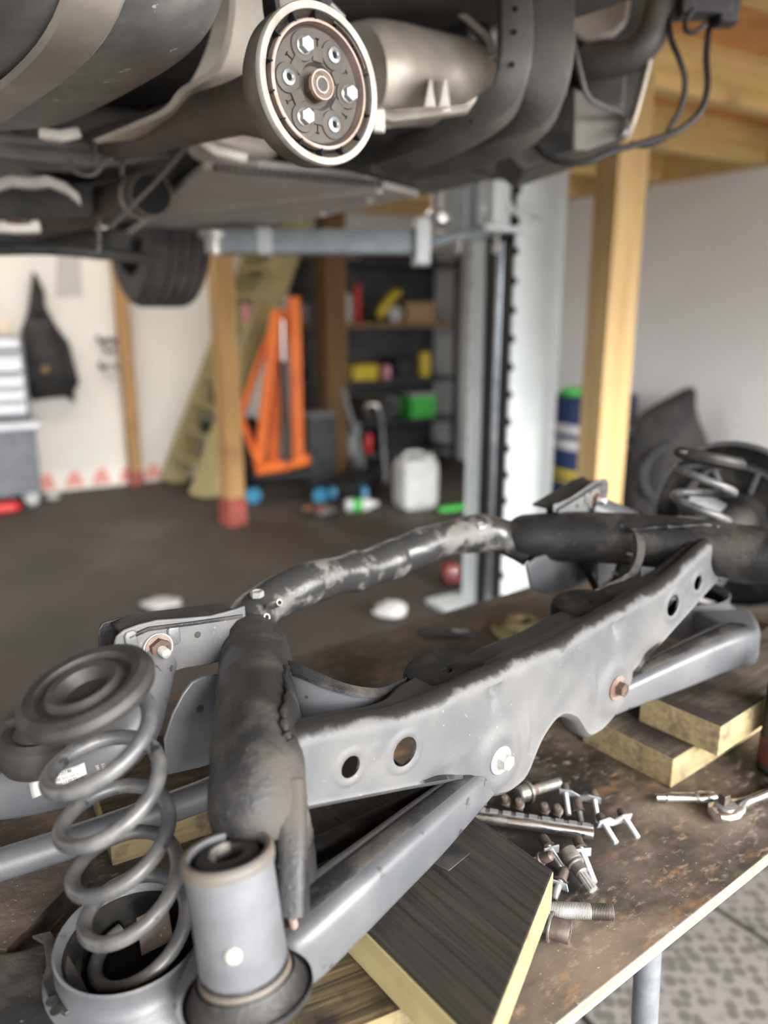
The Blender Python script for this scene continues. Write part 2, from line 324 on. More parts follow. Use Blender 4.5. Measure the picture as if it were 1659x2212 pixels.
def board(name, poly, z0, z1, direc, mats, parent=None, bevel=.0015, rough_end=0., **k):
    d = V((direc[0], direc[1], 0)).normalized(); q = V((-d.y, d.x, 0)); c = sum((V((p[0], p[1], 0)) for p in poly), V((0, 0, 0)))/len(poly)
    mb = MB().prism([V(((V((p[0], p[1], 0))-c).dot(d), (V((p[0], p[1], 0))-c).dot(q), 0)) for p in poly], (0, 0, z1-z0)); me = mb.mesh(name, smooth=0)
    for m in mats: me.materials.append(MATS[m])
    for p in me.polygons:
        nn = p.normal; p.material_index = 0 if abs(nn.z) > .7 else (2 if abs(nn.x) > .6 else 1)
    o = bpy.data.objects.new(name, me); COL.objects.link(o); base = wloc(parent) if parent else V((0, 0, 0)); o.location = V((c.x, c.y, z0))-base; o.rotation_euler = (0, 0, math.atan2(d.y, d.x)); o.parent = parent
    if bevel: w = o.modifiers.new('bevel', 'BEVEL'); w.width = bevel; w.segments = 2; w.limit_method = 'ANGLE'
    return tag(o, **k)
bench = thing('workbench', (.5, .9, 0), 'plywood workbench under the grey axle subframe, oil stained with a pale front edge', 'workbench')
def bp_(u, n_): return UB*u+NB*n_
board('tabletop', [bp_(-.75, .351), bp_(1.9, .351), bp_(1.9, 1.155), bp_(-.75, 1.155)], BZ-.018, BZ, UB, ('bench_ply', 'ply_edge', 'ply_edge'), bench)
mat('trestle_metal', (.23, .25, .27), .45, .5, (.16, .17, .18), 20)
for u in (-.35, .72, 1.7):
    for nn in (.43, 1.07):
        q = bp_(u, nn); put(MB().tube([q+V((0, 0, BZ-.03)), bp_(u+.03, nn+(.10 if nn > .7 else -.02))+V((0, 0, .001 if nn > .7 else .0185))],   .016, 12), 'leg', 'trestle_metal', bench)
    put(MB().box(bp_(u, .75)+V((0, 0, BZ-.04)), (.05, .72, .044), RB), 'crossbar', 'trestle_metal', bench, bevel=.004)
# ------------------------------------------------------------------ planks
c = V((.167, .643, 0)); ld = V((-.62, .785, 0)).normalized(); en = V((-.44, -.9, 0)).normalized()
plank1 = board('timber_plank', [c, c+ld*.42, c+ld*.42+en*.213, c+en*.213], BZ+.0454, BZ+.09, ld, ('plank_oily', 'treated_green', 'endgrain'), bevel=.0025, label='oil blackened plank with a skewed furry yellow cut end beside the loose bolts', cat='plank')
# frayed fibres along the cut end
mb = MB(); rf = random.Random(4); c3 = c+V((0, 0, BZ))
for i in range(420):
    t = rf.random(); h = .09-.008*rf.random()**2*2; q = c3+en*(.213*t)+V((0, 0, h)); on = V((-en.y, en.x, 0)); on = on if on.dot(ld) < 0 else -on
    d_ = (on*(.6+rf.random())+V((0, 0, rf.random()-.3))+en*(rf.random()-.5)).normalized(); L_ = .002+.004*rf.random(); s_ = d_.cross(V((0, 0, 1))).normalized()*.00035
    mb.add([q-on*.002-s_, q-on*.002+s_, q+d_*L_, q-on*.002+V((0, 0, .0004))], [(0, 1, 2), (1, 3, 2), (3, 0, 2)])
put(mb, 'frayed_fibre', 'endgrain', plank1, kind='stuff', smooth=0)
p2a, p2b = ab(940, 2150, .045), ab(790, 2212, .045); d2 = (p2a-p2b).normalized(); d2.z = 0; q2 = V((-d2.y, d2.x, 0))
s0 = p2a; plank2 = board('timber_plank', [s0-d2*.12, s0+d2*.03, s0+d2*.03+q2*.17, s0-d2*.12+q2*.17], BZ+.0004, BZ+.045, d2, ('plank_worn', 'endgrain', 'endgrain'), label='scratched dark plank flat on the bench below the bushing at the bottom edge', cat='plank')
k0, k1, k2 = ab(1455, 1640, .045), ab(1262, 1545, .045), ab(1659, 1547, .045); ed = (k1-k0); ed.z = 0; sd = V((-ed.y, ed.x, 0)).normalized()*-1
if sd.x < 0: sd = -sd
board('timber_plank', [k0, k0+sd*.7, k0+sd*.7+ed, k0+ed], BZ+.0004, BZ+.045, sd, ('plank_grey', 'endgrain', 'endgrain'), label='lower plank of the right stack, its pale end grain facing the loose bolts', cat='plank')
m0, m1 = ab(1558, 1570, .09), ab(1385, 1497, .09); ed2 = (m1-m0); ed2.z = 0; sd2 = V((ed2.y, -ed2.x, 0)).normalized()
if sd2.x < 0: sd2 = -sd2
board('timber_plank', [m0, m0+sd2*.6, m0+sd2*.6+ed2, m0+ed2], BZ+.0454, BZ+.09, sd2, ('plank_grey', 'endgrain', 'endgrain'), label='upper plank of the right stack, under the far lower arm', cat='plank')
# blocks under the near lower arm, seen through the spring
g = ab(235, 1800, .045); board('timber_plank', [g, g+V((.16, .09, 0)), g+V((.07, .25, 0)), g+V((-.09, .16, 0))], BZ+.0004, BZ+.045, V((.16, .09)), ('plank_worn', 'endgrain', 'endgrain'), label='short yellow and brown block seen through the coils of the near spring', cat='plank')
mat('brown_dust', (.095, .07, .055), .85, 0, (.05, .038, .03), 20, bump=.5, bsc=150, col3=(.3, .26, .22), sc3=250, lo3=.66, hi3=.72)
g = ab(15, 2050, .03); h = ab(230, 1850, .03)
board('timber_board', [g, g+V((-.3, .05, 0)), h+V((-.25, .05, 0)), h+V((-.02, -.0, 0)), h+V((-.02, -.03, 0))], BZ+.0004, BZ+.03, V((.5, .8)), ('brown_dust', 'plank_grey', 'endgrain'), label='brown dusty board under the near arm at the left edge', cat='board')
# ================================================================== REAR SUBFRAME
from mathutils import noise as mnoise
def dent(o, amp, fr):                                         # hand-beaten unevenness of old tube
    me = o.data; ns = [v.normal.copy() for v in me.vertices]
    for v, n_ in zip(me.vertices, ns): v.co += n_*(amp*(mnoise.noise(v.co*fr)+.5*mnoise.noise(v.co*fr*2.7)))
def oily_shaded_top():                                               # grey paint, upward faces coloured darker for oil and dark reflection, edge broken by noise
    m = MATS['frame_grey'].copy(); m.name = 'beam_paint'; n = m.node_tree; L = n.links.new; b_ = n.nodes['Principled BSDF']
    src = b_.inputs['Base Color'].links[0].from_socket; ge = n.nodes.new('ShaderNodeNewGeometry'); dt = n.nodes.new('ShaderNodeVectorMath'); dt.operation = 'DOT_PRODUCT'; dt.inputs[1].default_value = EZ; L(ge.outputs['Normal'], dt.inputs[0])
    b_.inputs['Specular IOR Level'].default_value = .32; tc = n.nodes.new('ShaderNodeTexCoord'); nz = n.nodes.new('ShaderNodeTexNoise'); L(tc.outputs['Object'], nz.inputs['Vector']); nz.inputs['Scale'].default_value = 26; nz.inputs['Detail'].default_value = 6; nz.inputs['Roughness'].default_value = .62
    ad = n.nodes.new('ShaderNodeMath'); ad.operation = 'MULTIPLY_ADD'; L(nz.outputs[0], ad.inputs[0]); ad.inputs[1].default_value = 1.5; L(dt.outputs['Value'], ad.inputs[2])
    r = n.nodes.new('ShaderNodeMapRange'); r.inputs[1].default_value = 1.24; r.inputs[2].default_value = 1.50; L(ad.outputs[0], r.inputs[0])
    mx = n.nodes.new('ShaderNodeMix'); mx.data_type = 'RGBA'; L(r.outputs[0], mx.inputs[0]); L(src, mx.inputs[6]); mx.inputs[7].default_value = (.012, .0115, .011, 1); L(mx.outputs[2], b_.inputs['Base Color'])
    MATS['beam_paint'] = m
oily_shaded_top()
sub = thing('rear_subframe', wo((0, .6, .05)), 'grey black steel axle subframe with arms and bushings lying across the workbench', 'subframe')
AF = .485
def face_curve(pts):
    q = [sf(x, y, 1, AF) for x, y in pts]; q.sort(key=lambda p: p[0]); return [p[0] for p in q], [p[2] for p in q]
be, bz_ = face_curve([(650, 1757), (760, 1735), (880, 1711), (960, 1697), (1000, 1692), (1022, 1706), (1040, 1720), (1060, 1727), (1100, 1718), (1135, 1690), (1150, 1650), (1165, 1610), (1195, 1565), (1225, 1540)])
te, tz = face_curve([(647, 1586), (745, 1565), (853, 1547), (925, 1525), (998, 1489), (1070, 1456), (1140, 1423), (1200, 1398)])
EH = .372
def zb(e): return float(np.interp(-abs(e), be, bz_))
def zt(e): return float(np.interp(-abs(e), te, tz))
NE = 240; es = [-EH+2*EH*i/NE for i in range(NE+1)]
zbs = np.array([zb(e) for e in es]); zts = np.array([zt(e) for e in es])
ker = np.exp(-np.linspace(-2, 2, 13)**2); ker /= ker.sum()
def smo(a_): return np.convolve(np.pad(a_, 6, mode='edge'), ker, mode='valid')
zbs = smo(zbs); zts = smo(smo(zts))
def aback(e): return float(np.interp(abs(e), [0, .05, .08, .12, .17, .2, .235, .27, .33, .45], [.550, .551, .556, .568, .560, .548, .530, .526, .524, .524]))
HB = sf(1072, 1637, 1, AF); HS = sf(755, 1655, 1, AF); HG = sf(872, 1622, 1, AF); DM = sf(805, 1622, 1, AF)
def g2(e, z, ce, cz_, re, rz): return math.exp(-(((abs(e)-abs(ce))/re)**2+((z-cz_)/rz)**2))
def disp(e, z):
    d = 0.
    r = math.hypot(abs(e)-abs(HB[0]), z-HB[2])
    d += .007/(1+math.exp((r-.036)/.004))*(1-.45/(1+math.exp((r-.021)/.002)))          # raised boss with seat for the washer
    d += .005*g2(e, z, HB[0]+.048, HB[2]+.012, .006, .03) - .004*g2(e, z, HB[0]-.05, HB[2]-.01, .007, .03)
    for h, rr in ((HS, .0125), (HG, .0165)):
        r = math.hypot(abs(e)-abs(h[0]), z-h[2]); d += .0022*math.exp(-((r-rr-.003)/.003)**2)
    r = math.hypot(abs(e)-abs(DM[0]), z-DM[2]); d += .0012/(1+math.exp((r-.0085)/.0008))
    r = math.hypot(e-.0, z-.20); d += .0012/(1+math.exp((r-.0085)/.0008))
    d -= .009*g2(e, z, .115, .205, .010, .02)                                               # pressed crease under the pad
    d -= .006*g2(e, z, .20, .135, .03, .012)
    return d
secs = []
RT = .015
for i, e in enumerate(es):
    z0, z1 = float(zbs[i]), float(zts[i])-RT*.95; dz_ = .0105*math.exp(-((abs(e)-.13)/.06)**4)+.004; sec = [(AF+.030, z0+.004), (AF+.022, z0), (AF+.010, z0), (AF+.004, z0+.002), (AF-.001, z0+.008)]
    for j in range(30):
        z = z0+.010+(z1-z0-.010)*j/29; sec.append((AF-disp(e, z), z))
    for j in range(1, 8):
        a_ = j/7*math.pi/2; sec.append((AF+RT*(1-math.cos(a_)), z1+RT*math.sin(a_)))
    ab_ = aback(e)
    for j in range(1, 15):
        t = j/14; a_ = AF+RT+(ab_-AF-RT-.01)*t; sec.append((a_, z1+RT-dz_*min(1., t*2.2)))
    sec += [(ab_-.004, z1+RT-.004-dz_), (ab_, z1+RT-.012-dz_)]
    for j in range(1, 7): sec.append((ab_, z1+RT-.012-dz_-(z1-z0-.04)*j/6))
    secs.append([wo((e, a_, z)) for a_, z in sec])
mb = MB(); mb.loft(secs, caps=False, closed=False)
beam = put(mb, 'crossbeam', 'frame_grey', sub, solid=.003, smooth=50)
def hole(l, r, s, axis=None): q = wo(l, s); return MB().lathe([(0, -.03), (r, -.03), (r, .02), (0, .02)], q-wloc(sub), axis or AY, 28)
bpy.context.view_layer.update()
ml = beam.modifiers
apply_mods(beam)
cuts = []
for s in (1, -1): cuts += [hole(HS, .0107, s), hole(HG, .0150, s)]
cuts2 = []
for c_ in cuts:
    k = bpy.data.objects.new('cutter', c_.mesh('cutter')); COL.objects.link(k); k.location = wloc(sub)
    m_ = beam.modifiers.new('hole', 'BOOLEAN'); m_.object = k; m_.operation = 'DIFFERENCE'; m_.solver = 'EXACT'; cuts2.append(k)
bpy.context.view_layer.update(); apply_mods(beam)
for k in cuts2: bpy.data.objects.remove(k, do_unlink=True)
beam.data.shade_smooth(); beam.data.set_sharp_from_angle(angle=math.radians(40))
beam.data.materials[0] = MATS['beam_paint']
# side frame parts, mirrored
PADZ = .2138
for s in (-1, 1):
    W = lambda l: wo((-abs(l[0]) if True else l[0], l[1], l[2]), 1 if s == -1 else -1)
    near = s == -1
    # ---- round black mount pad on the beam
    pc = W((.132, .540, PADZ))
    put(MB().lathe([(.006, -.03), (.006, .0005), (.0075, .0015), (.040, .0018), (.045, .0008), (.0475, -.004), (.0485, -.012), (.0485, -.03)], pc, EZ, 48), 'mount_pad', 'oil_black', sub)
    # ---- leg tube
    if True:
        P = [sf(x, y, 2, z) for x, y, z in ((548, 1366, .218), (549, 1380, .220), (550, 1400, .224), (553, 1470, .234), (556, 1560, .242), (554, 1650, .238), (560, 1745, .216), (578, 1830, .177), (592, 1910, .148))]
        if not near: P = [sf(x, y, 2, z) for x, y, z in ((1098, 1165, .216), (1112, 1164, .220), (1140, 1162, .225), (1220, 1160, .230), (1320, 1162, .236), (1420, 1170, .236), (1520, 1182, .236), (1620, 1195, .236), (1740, 1212, .236))]
        R_ = [.014, .030, .038, .0395, .0395, .040, .040, .039, .036] if near else [.014, .030, .038, .0395, .0395, .040, .040, .040, .040]
    path = smooth_path([W(p) for p in P], 5); rr = lerp_list(R_, 5)
    put(MB().tube(path, rr, 28, upv=EZ), 'leg_tube', 'frame_dark', sub); dent(LAST[0], .0016, 38.)
    # weld seam where beam meets leg
    sm = [W(sf(x, y, 2, z)) for x, y, z in ((620, 1440, .262), (618, 1470, .268), (622, 1500, .272), (612, 1540, .275), (618, 1580, .270), (626, 1595, .265))]
    put(MB().tube(smooth_path(sm, 4), [.003+.0018*math.sin(k*2.3) for k in range(21)], 8), 'weld_bead', 'frame_dark', sub)
    # ---- open gutter on the leg end
    if near: G = [W(sf(x, y, 2, z)) for x, y, z in ((626, 1690, .236), (632, 1840, .196), (632, 1972, .160))]
    if near: put(MB().rect_sweep(smooth_path(G, 4), .024, .036, EZ, .3), 'edge_channel', 'frame_dark', sub)
    if near: gd = (G[2]-G[1]).normalized()
    if near: put(MB().rect_sweep([G[2]+gd*.0005, G[2]+gd*.0012], .013, .020, EZ, .3), 'channel_mouth', 'black_rubber', sub)
    # ---- bushing
    if not near: sf_ = lambda x, y, i, v: sf(x, y, i, v+.02)+V((-.09, -.10, 0))
    else: sf_ = sf
    tp_, bt = W(sf_(490, 1838, 2, .225)), W(sf_(528, 2088, 2, .138)); axv = (tp_-bt).normalized(); hb = (tp_-bt).length; rb = .0325
    bush = put(MB().lathe([(rb*.6, 0), (rb*.93, 0), (rb, .004), (rb, hb-.014), (rb*1.03, hb-.012), (rb*1.055, hb-.008), (rb*1.055, hb-.002), (rb*1.02, hb), (rb*.90, hb), (rb*.88, hb-.006), (rb*.86, hb-.02)], bt, axv, 48), 'bushing', 'bush_shell', sub)
    put(MB().lathe([(rb*1.062, hb-.0085), (rb*1.07, hb-.005), (rb*1.062, hb-.0015), (rb*1.0, hb+.0006), (rb*.9, hb+.0004)], bt, axv, 48), 'rim', 'bush_lip', bush)
    put(MB().lathe([(rb*.88, hb-.006), (rb*.80, hb-.010), (rb*.62, hb-.009), (rb*.58, hb-.004), (rb*.52, hb-.003)], bt, axv, 40), 'rubber', 'black_rubber', bush)
    put(MB().lathe([(rb*.74, hb-.008), (rb*.70, hb-.003), (rb*.42, hb-.001), (rb*.36, hb-.004), (rb*.33, hb-.03), (0, hb-.03)], bt, axv, 40), 'inner_sleeve', 'dusty_rubber', bush)
    put(MB().lathe([(rb*.42, hb-.001), (rb*.40, hb+.0012), (rb*.35, hb+.0012), (rb*.335, hb-.006)], bt, axv, 24, 1.6, 4.2), 'sleeve_edge', 'old_steel', bush)
    put(MB().lathe([(rb*1.0, .0), (rb*1.06, -.001), (rb*1.07, -.005), (rb*.7, -.006)], bt, axv, 48), 'lower_lip', 'bush_lip', bush)
    # dished cradle plate under the bushing
    put(MB().lathe([(rb*.5, -.010), (rb*1.10, -.010), (rb*1.14, -.004), (rb*1.30, -.016), (rb*1.46, -.020), (rb*1.50, -.017), (rb*1.50, -.021), (rb*1.40, -.025), (rb*.5, -.016)], bt, axv, 48), 'cradle_plate', 'frame_dark', bush)
    if near:
        pg = sf(478, 2007, 2, .165); d_ = (ray(478, 2007)).normalized(); q = W(pg); ce = bt+axv*((q-bt).dot(axv)); dr = (C0-ce); dr = (dr-axv*dr.dot(axv)).normalized()
        sidev = axv.cross(dr); k = -.2; dirp = (dr*math.cos(k)+sidev*math.sin(k)); 
        put(MB().lathe([(.0062, -.002), (.006, .0012), (.004, .003), (0, .0035)], ce+dirp*rb, dirp, 20), 'plug', 'white_plug', bush, label='small white plug in the bushing side')
        d2_ = (dr*math.cos(1.15)+sidev*math.sin(-1.15))
    # ---- rear outboard bracket: two plates and a bolt
    def plate(px, a_, t, nm, mt, bev=.0015):
        return put(MB().prism([W(sf(x, y, 1, a_)) for x, y in px], (AY*t)), nm, mt, sub, bevel=bev)
    plate([(248, 1392), (252, 1376), (268, 1362), (300, 1350), (340, 1340), (400, 1336), (455, 1331), (505, 1318), (530, 1309), (532, 1332), (512, 1342), (498, 1360), (492, 1425), (450, 1436), (400, 1444), (340, 1462), (300, 1474), (262, 1440), (250, 1415)], .708, .004, 'bracket', 'frame_grey')
    plate([(212, 1362), (222, 1345), (260, 1334), (330, 1328), (420, 1330), (420, 1400), (330, 1440), (250, 1430), (214, 1400)], .752, .004, 'bracket', 'frame_dark')
    put(MB().rect_sweep([W(sf(x, y, 1, .730)) for x, y in ((258, 1362), (300, 1344), (400, 1332), (500, 1318))], .050, .004, EZ), 'bracket_flange', 'frame_dark', sub)
    plate([(355, 1598), (372, 1545), (395, 1500), (415, 1474), (440, 1462), (485, 1455), (490, 1640), (430, 1660), (362, 1675)], .665, .004, 'gusset', 'arm_grey')
    hb_ = W(sf(432, 1531, 1, .6645)); put(MB().lathe([(0, 0), (.004, 0), (.004, -.0006), (0, -.0006)], hb_, AY, 20), 'drill_hole', 'black_rubber', sub)
    hb_ = W(sf(427, 1371, 1, .7078)); put(MB().lathe([(0, 0), (.0035, 0), (.0035, -.0006), (0, -.0006)], hb_, AY, 20), 'drill_hole', 'black_rubber', sub)
    for x, y in ((283, 1385), (375, 1372)):
        q = W(sf(x, y, 1, .708)); put(MB().rect_sweep([q+EZ*.011, q+EZ*.008, q-EZ*.008, q-EZ*.011], [.008, .014, .014, .008], [.003, .006, .006, .003], -AY, .45), 'pressed_rib', 'frame_grey', sub)
    bc = W(sf(340, 1398, 1, .707)); bo = put(MB().lathe([(0, 0), (.0165, 0), (.0165, -.0022), (0, -.0022)], bc-EZ*.001, AY, 32), 'washer', 'zinc', sub)
    nb = MB(); hexprof(nb, bc-AY*.002, -AY, .0115, .009); put(nb, 'nut', 'rusty', sub)
    put(MB().lathe([(.0115, -.001), (.0145, -.002), (.0145, -.0035), (.010, -.004)], bc, AY, 28), 'nut_flange', 'rusty_washer', sub)
    put(threaded(MB(), bc-AY*.009, -AY, .0052, .013), 'bolt_end', 'zinc', sub)
    # ---- twisted gusset between leg and pad
    fe = [sf(x, y, 2, z) for x, y, z in ((632, 1452, .262), (660, 1462, .260), (700, 1478, .252), (740, 1490, .243), (785, 1498, .233), (830, 1496, .224), (875, 1480, .213))]
    be_ = [sf(x, y, 2, z) for x, y, z in ((622, 1425, .268), (655, 1438, .266), (700, 1458, .256), (740, 1474, .246), (785, 1484, .236), (830, 1484, .227), (880, 1462, .214))]
    A_ = smooth_path([W(p) for p in fe], 4); B_ = smooth_path([W(p) for p in be_], 4)
    put(MB().loft([[p-EZ*.0045, p, q, q-EZ*.003] for p, q in zip(A_, B_)]), 'gusset_strap', 'frame_dark', sub)
    fz = [W(V((p[0], p[1]+.004, p[2]))) for p in fe]; put(MB().loft([[p-EZ*.003, p-EZ*.003+AY*.003, p-EZ*.06+AY*.003, p-EZ*.06] for p in fz]), 'inner_web', 'arm_grey', sub)
    for x, y in ((672, 1500), (738, 1510)):
        q = W(sf(x, y, 1, .575)); put(threaded(MB(), q+AY*.006, -AY, .0032, .010), 'stud', 'old_steel', sub)
    # ---- hex bolt with washer on the lobe
    q = wo((-abs(HB[0]) if near else abs(HB[0]), AF-.004, HB[2]))
    put(MB().lathe([(0, 0), (.0165, 0), (.0165, -.0028), (.0155, -.0035), (0, -.0035)], q-AY*.0005, AY, 36), 'washer', 'zinc' if near else 'rusty_washer', sub, label=None if near else 'rusty washer')
    nb = MB(); hexprof(nb, q-AY*.0035+EX*.002, -AY, .0095, .010); put(nb, 'bolt_head', 'zinc' if near else 'rusty', sub)
    # ---- UPPER ARM with bump rubber
    U = [W(sf(x, y, 2, z)) for x, y, z in ((330, 1425, .255), (300, 1500, .235), (262, 1580, .212), (190, 1640, .185), (90, 1680, .165), (-30, 1700, .15), (-160, 1690, .14))]
    arm = put(MB().tube(smooth_path(U, 5), lerp_list([.026, .031, .036, .038, .036, .034, .030], 5), 24, flat=.9, upv=EZ), 'upper_arm', 'arm_grey', sub)
    q = W(sf(78, 1592, 2, .215)); put(MB().lathe([(0, -.03), (.030, -.03), (.036, -.02), (.037, 0), (.030, .006), (.022, .004), (.016, .010), (0, .010)], q, EZ+EX*.1, 36), 'bump_rubber', 'dusty_rubber', sub)
    # ---- TOE LINK tube
    T = [W(sf(x, y, 2, z)) for x, y, z in ((560, 1650, .125), (470, 1705, .105), (300, 1768, .085), (120, 1830, .075), (-120, 1905, .065))]
    tl = put(MB().tube(smooth_path(T, 4), .0165, 20), 'toe_link', 'arm_grey', sub)
    # ---- LOWER ARM channel and spring bowl
    Lp = [sf(x, y, 2, z) for x, y, z in ((1052, 1672, .092), (1000, 1718, .100), (920, 1790, .106), (830, 1868, .108), (740, 1945, .106), (640, 2030, .090), (540, 2085, .070), (440, 2120, .050))]
    if not near: Lp = [V((p[0], p[1], max(p[2], .085))) for p in Lp]
    pth = smooth_path([W(p) for p in Lp], 5); n_ = len(pth)
    put(MB().rect_sweep(pth, lerp_list([.030, .036, .042, .046, .052, .060, .075, .09], 5), lerp_list([.036, .042, .050, .054, .056, .056, .054, .05], 5), EZ, .22), 'lower_arm', 'arm_grey', sub)
    put(MB().rect_sweep([p+EZ*.001 for p in pth[3:-8]], [x*.55 for x in lerp_list([.030, .036, .042, .046, .052, .060, .075, .09], 5)[3:-8]], [x*1.03 for x in lerp_list([.036, .042, .050, .054, .056, .056, .054, .05], 5)[3:-8]], EZ, .3), 'arm_rib', 'frame_dark', sub)
    for x, y in ((768, 1854), (670, 1935)):
        q = W(sf(x, y, 2, .05)); 
    bw = W(sf(285, 2022, 2, .062))+(EZ*.045 if not near else EZ*0); so_ = W(sf(180, 1480, 2, .32)); axb = (so_-bw).normalized(); axb = (axb*.5+EZ*.5).normalized()
    put(MB().lathe([(0, -.040), (.045, -.040), (.054, -.034), (.058, -.020), (.0635, .004), (.0655, .006), (.0675, .004), (.066, -.006), (.071, -.018), (.080, -.024), (.084, -.031), (.089, -.036), (.091, -.046)], bw, axb, 56), 'spring_bowl', 'arm_grey', sub)
    put(MB().lathe([(0, -.0385), (.045, -.0385), (.0525, -.033), (.0565, -.020), (.060, -.006)], bw, axb, 48), 'bowl_shade', 'oil_black', sub)  # black liner added, its colour carries the shade inside the bowl
    Ou = [W(sf(x, y, 2, z)) for x, y, z in ((175, 2138, .020), (110, 2150, .022), (0, 2165, .024), (-160, 2150, .03))]
    put(MB().rect_sweep(smooth_path(Ou, 4), lerp_list([.12, .11, .09, .07], 4), .030, EZ, .3), 'arm_end', 'frame_dark', sub)
    Lf = [W(sf(x, y, 2, z)) for x, y, z in ((68, 2020, .052), (95, 2038, .052), (100, 2085, .05), (92, 2120, .05), (110, 2170, .048), (140, 2190, .045), (200, 2160, .045), (170, 2100, .048), (140, 2050, .05), (110, 2010, .052))]
    put(MB().prism(Lf, -EZ*.004), 'arm_flange', 'frame_dark', sub, bevel=.001)
    for x, y in ((90, 2052), (112, 2163), (121, 2183)):
        q = W(sf(x, y, 2, .0505)); put(MB().lathe([(0, 0), (.0052, 0), (.0052, .0006), (0, .0006)], q, EZ, 18), 'drill_hole', 'black_rubber', sub)
    # ---- hub carrier and brake shield outboard
    hd = -.66 if not near else -.92; hc = W((hd, .60, .185)); hx = (EX if not near else -EX)
    put(MB().lathe([(.03, 0), (.050, .002), (.054, .02), (.135, .022), (.146, .016), (.149, .0), (.152, .0), (.151, .018), (.137, .026), (.054, .026)], hc, hx, 56), 'brake_shield', 'frame_dark', sub)
    put(MB().lathe([(0, -.05), (.035, -.05), (.045, -.03), (.05, .0), (.062, .004), (.062, .03), (.035, .034), (0, .034)], hc, hx, 32), 'wheel_hub', 'frame_dark', sub)
    put(MB().lathe([(.100, .020), (.104, .012), (.110, .012), (.114, .020)], hc, hx, 48), 'pressed_ring', 'frame_grey', sub)
    put(MB().lathe([(.147, -.003), (.153, -.004), (.1545, .004), (.150, .006)], hc, hx, 56), 'shield_rim', 'frame_grey', sub)
    for k in range(8):
        a_ = k*.785+.3; dv = AY*math.cos(a_)+EZ*math.sin(a_); sv = hx.cross(dv)
        put(MB().box(hc+dv*.085+hx*.016, (.045, .010, .010), Matrix((dv, sv, hx)).transposed()), 'shield_rib', 'arm_grey', sub, bevel=.003)
    for k in range(3):
        a_ = k*2.09+.9; dv = AY*math.cos(a_)+EZ*math.sin(a_); nb = MB(); hexprof(nb, hc+dv*.066+hx*.018, -hx, .008, .009); put(nb, 'hub_bolt', 'zinc', sub)
    put(MB().rect_sweep([W((hd+.11, .62, .06)), W((hd+.03, .62, .10)), hc, W((hd+.02, .60, .19)), W((hd+.06, .66, .24))], [.05, .06, .07, .06, .04], [.05, .06, .08, .06, .04], AY, .3), 'hub_carrier', 'arm_grey', sub)
# ---- plates and bracket seen under the far leg
for px, a_, nm, mt in (([(1140, 1222), (1160, 1205), (1200, 1194), (1250, 1188), (1330, 1186), (1340, 1214), (1290, 1250), (1240, 1272), (1190, 1286), (1150, 1272)], .70, 'far_plate', 'arm_grey'), ([(1338, 1168), (1362, 1172), (1372, 1200), (1360, 1250), (1340, 1290), (1310, 1300), (1330, 1250), (1340, 1210)], .615, 'far_bracket', 'oil_black'), ([(1352, 1266), (1400, 1215), (1438, 1200), (1440, 1222), (1400, 1262), (1362, 1285)], .66, 'far_plate', 'arm_grey')):
    put(MB().prism([wo(sf(x, y, 1, a_)) for x, y in px], AY*.006), nm, mt, sub, bevel=.002)
put(MB().tube([wo(sf(1244, 1188, 1, .68)), wo(sf(1290, 1275, 1, .66))], .006, 10), 'brake_pipe', 'oil_black', sub)
# ---- dark strut beside the near lower arm
q0, q1 = wo(sf(655, 1850, 2, .10)), wo(sf(950, 1712, 2, .10)); put(MB().tube([q0, (q0+q1)/2, q1], .012, 16), 'strut', 'oil_black', sub)
# ---- rear cross tube
Rl = [(-.262, .735, .205), (-.248, .765, .222), (-.215, .79, .235), (-.14, .803, .243), (-.06, .808, .238), (-.03, .810, .234)]
Rp = Rl+[(-e, a_, z) for e, a_, z in Rl[::-1]]
pth = smooth_path([wo(p) for p in Rp], 5)
put(MB().tube(pth, [.0285*(1+.05*math.sin(i*.9)) for i in range(len(pth))], 26, upv=EZ), 'rear_tube', 'frame_tube', sub); dent(LAST[0], .0022, 30.)
for x, y, z in ((600, 1303, .262), (573, 1334, .255)):
    q = wo(sf(x, y, 2, z)); dv = (C0-q).normalized()*.6+V((.5, 0, .2)); dv.normalize(); put(MB().lathe([(.0045, -.02), (.0045, .004), (.0025, .004), (.0025, -.006), (0, -.006)], q, dv, 18), 'stud_sleeve', 'old_steel', sub)
q = wo(sf(556, 1288, 2, .265)); nb = MB(); hexprof(nb, q, EZ, .0085, .007); put(nb, 'bolt_head', 'zinc', sub)
q = wo(sf(1040, 1140, 2, .272)); nb = MB(); hexprof(nb, q, EZ, .0085, .006); put(nb, 'bolt_head', 'zinc', sub)
mat('dark_red', (.10, .018, .014), .5, 0, (.05, .01, .01), 30)
q = wo(sf(972, 1238, 2, .19)); put(MB().sell(q, (.018, .018, .02), e=2.4), 'rubber_stop', 'dark_red', sub, label='dark red rubber stop under the rear tube')
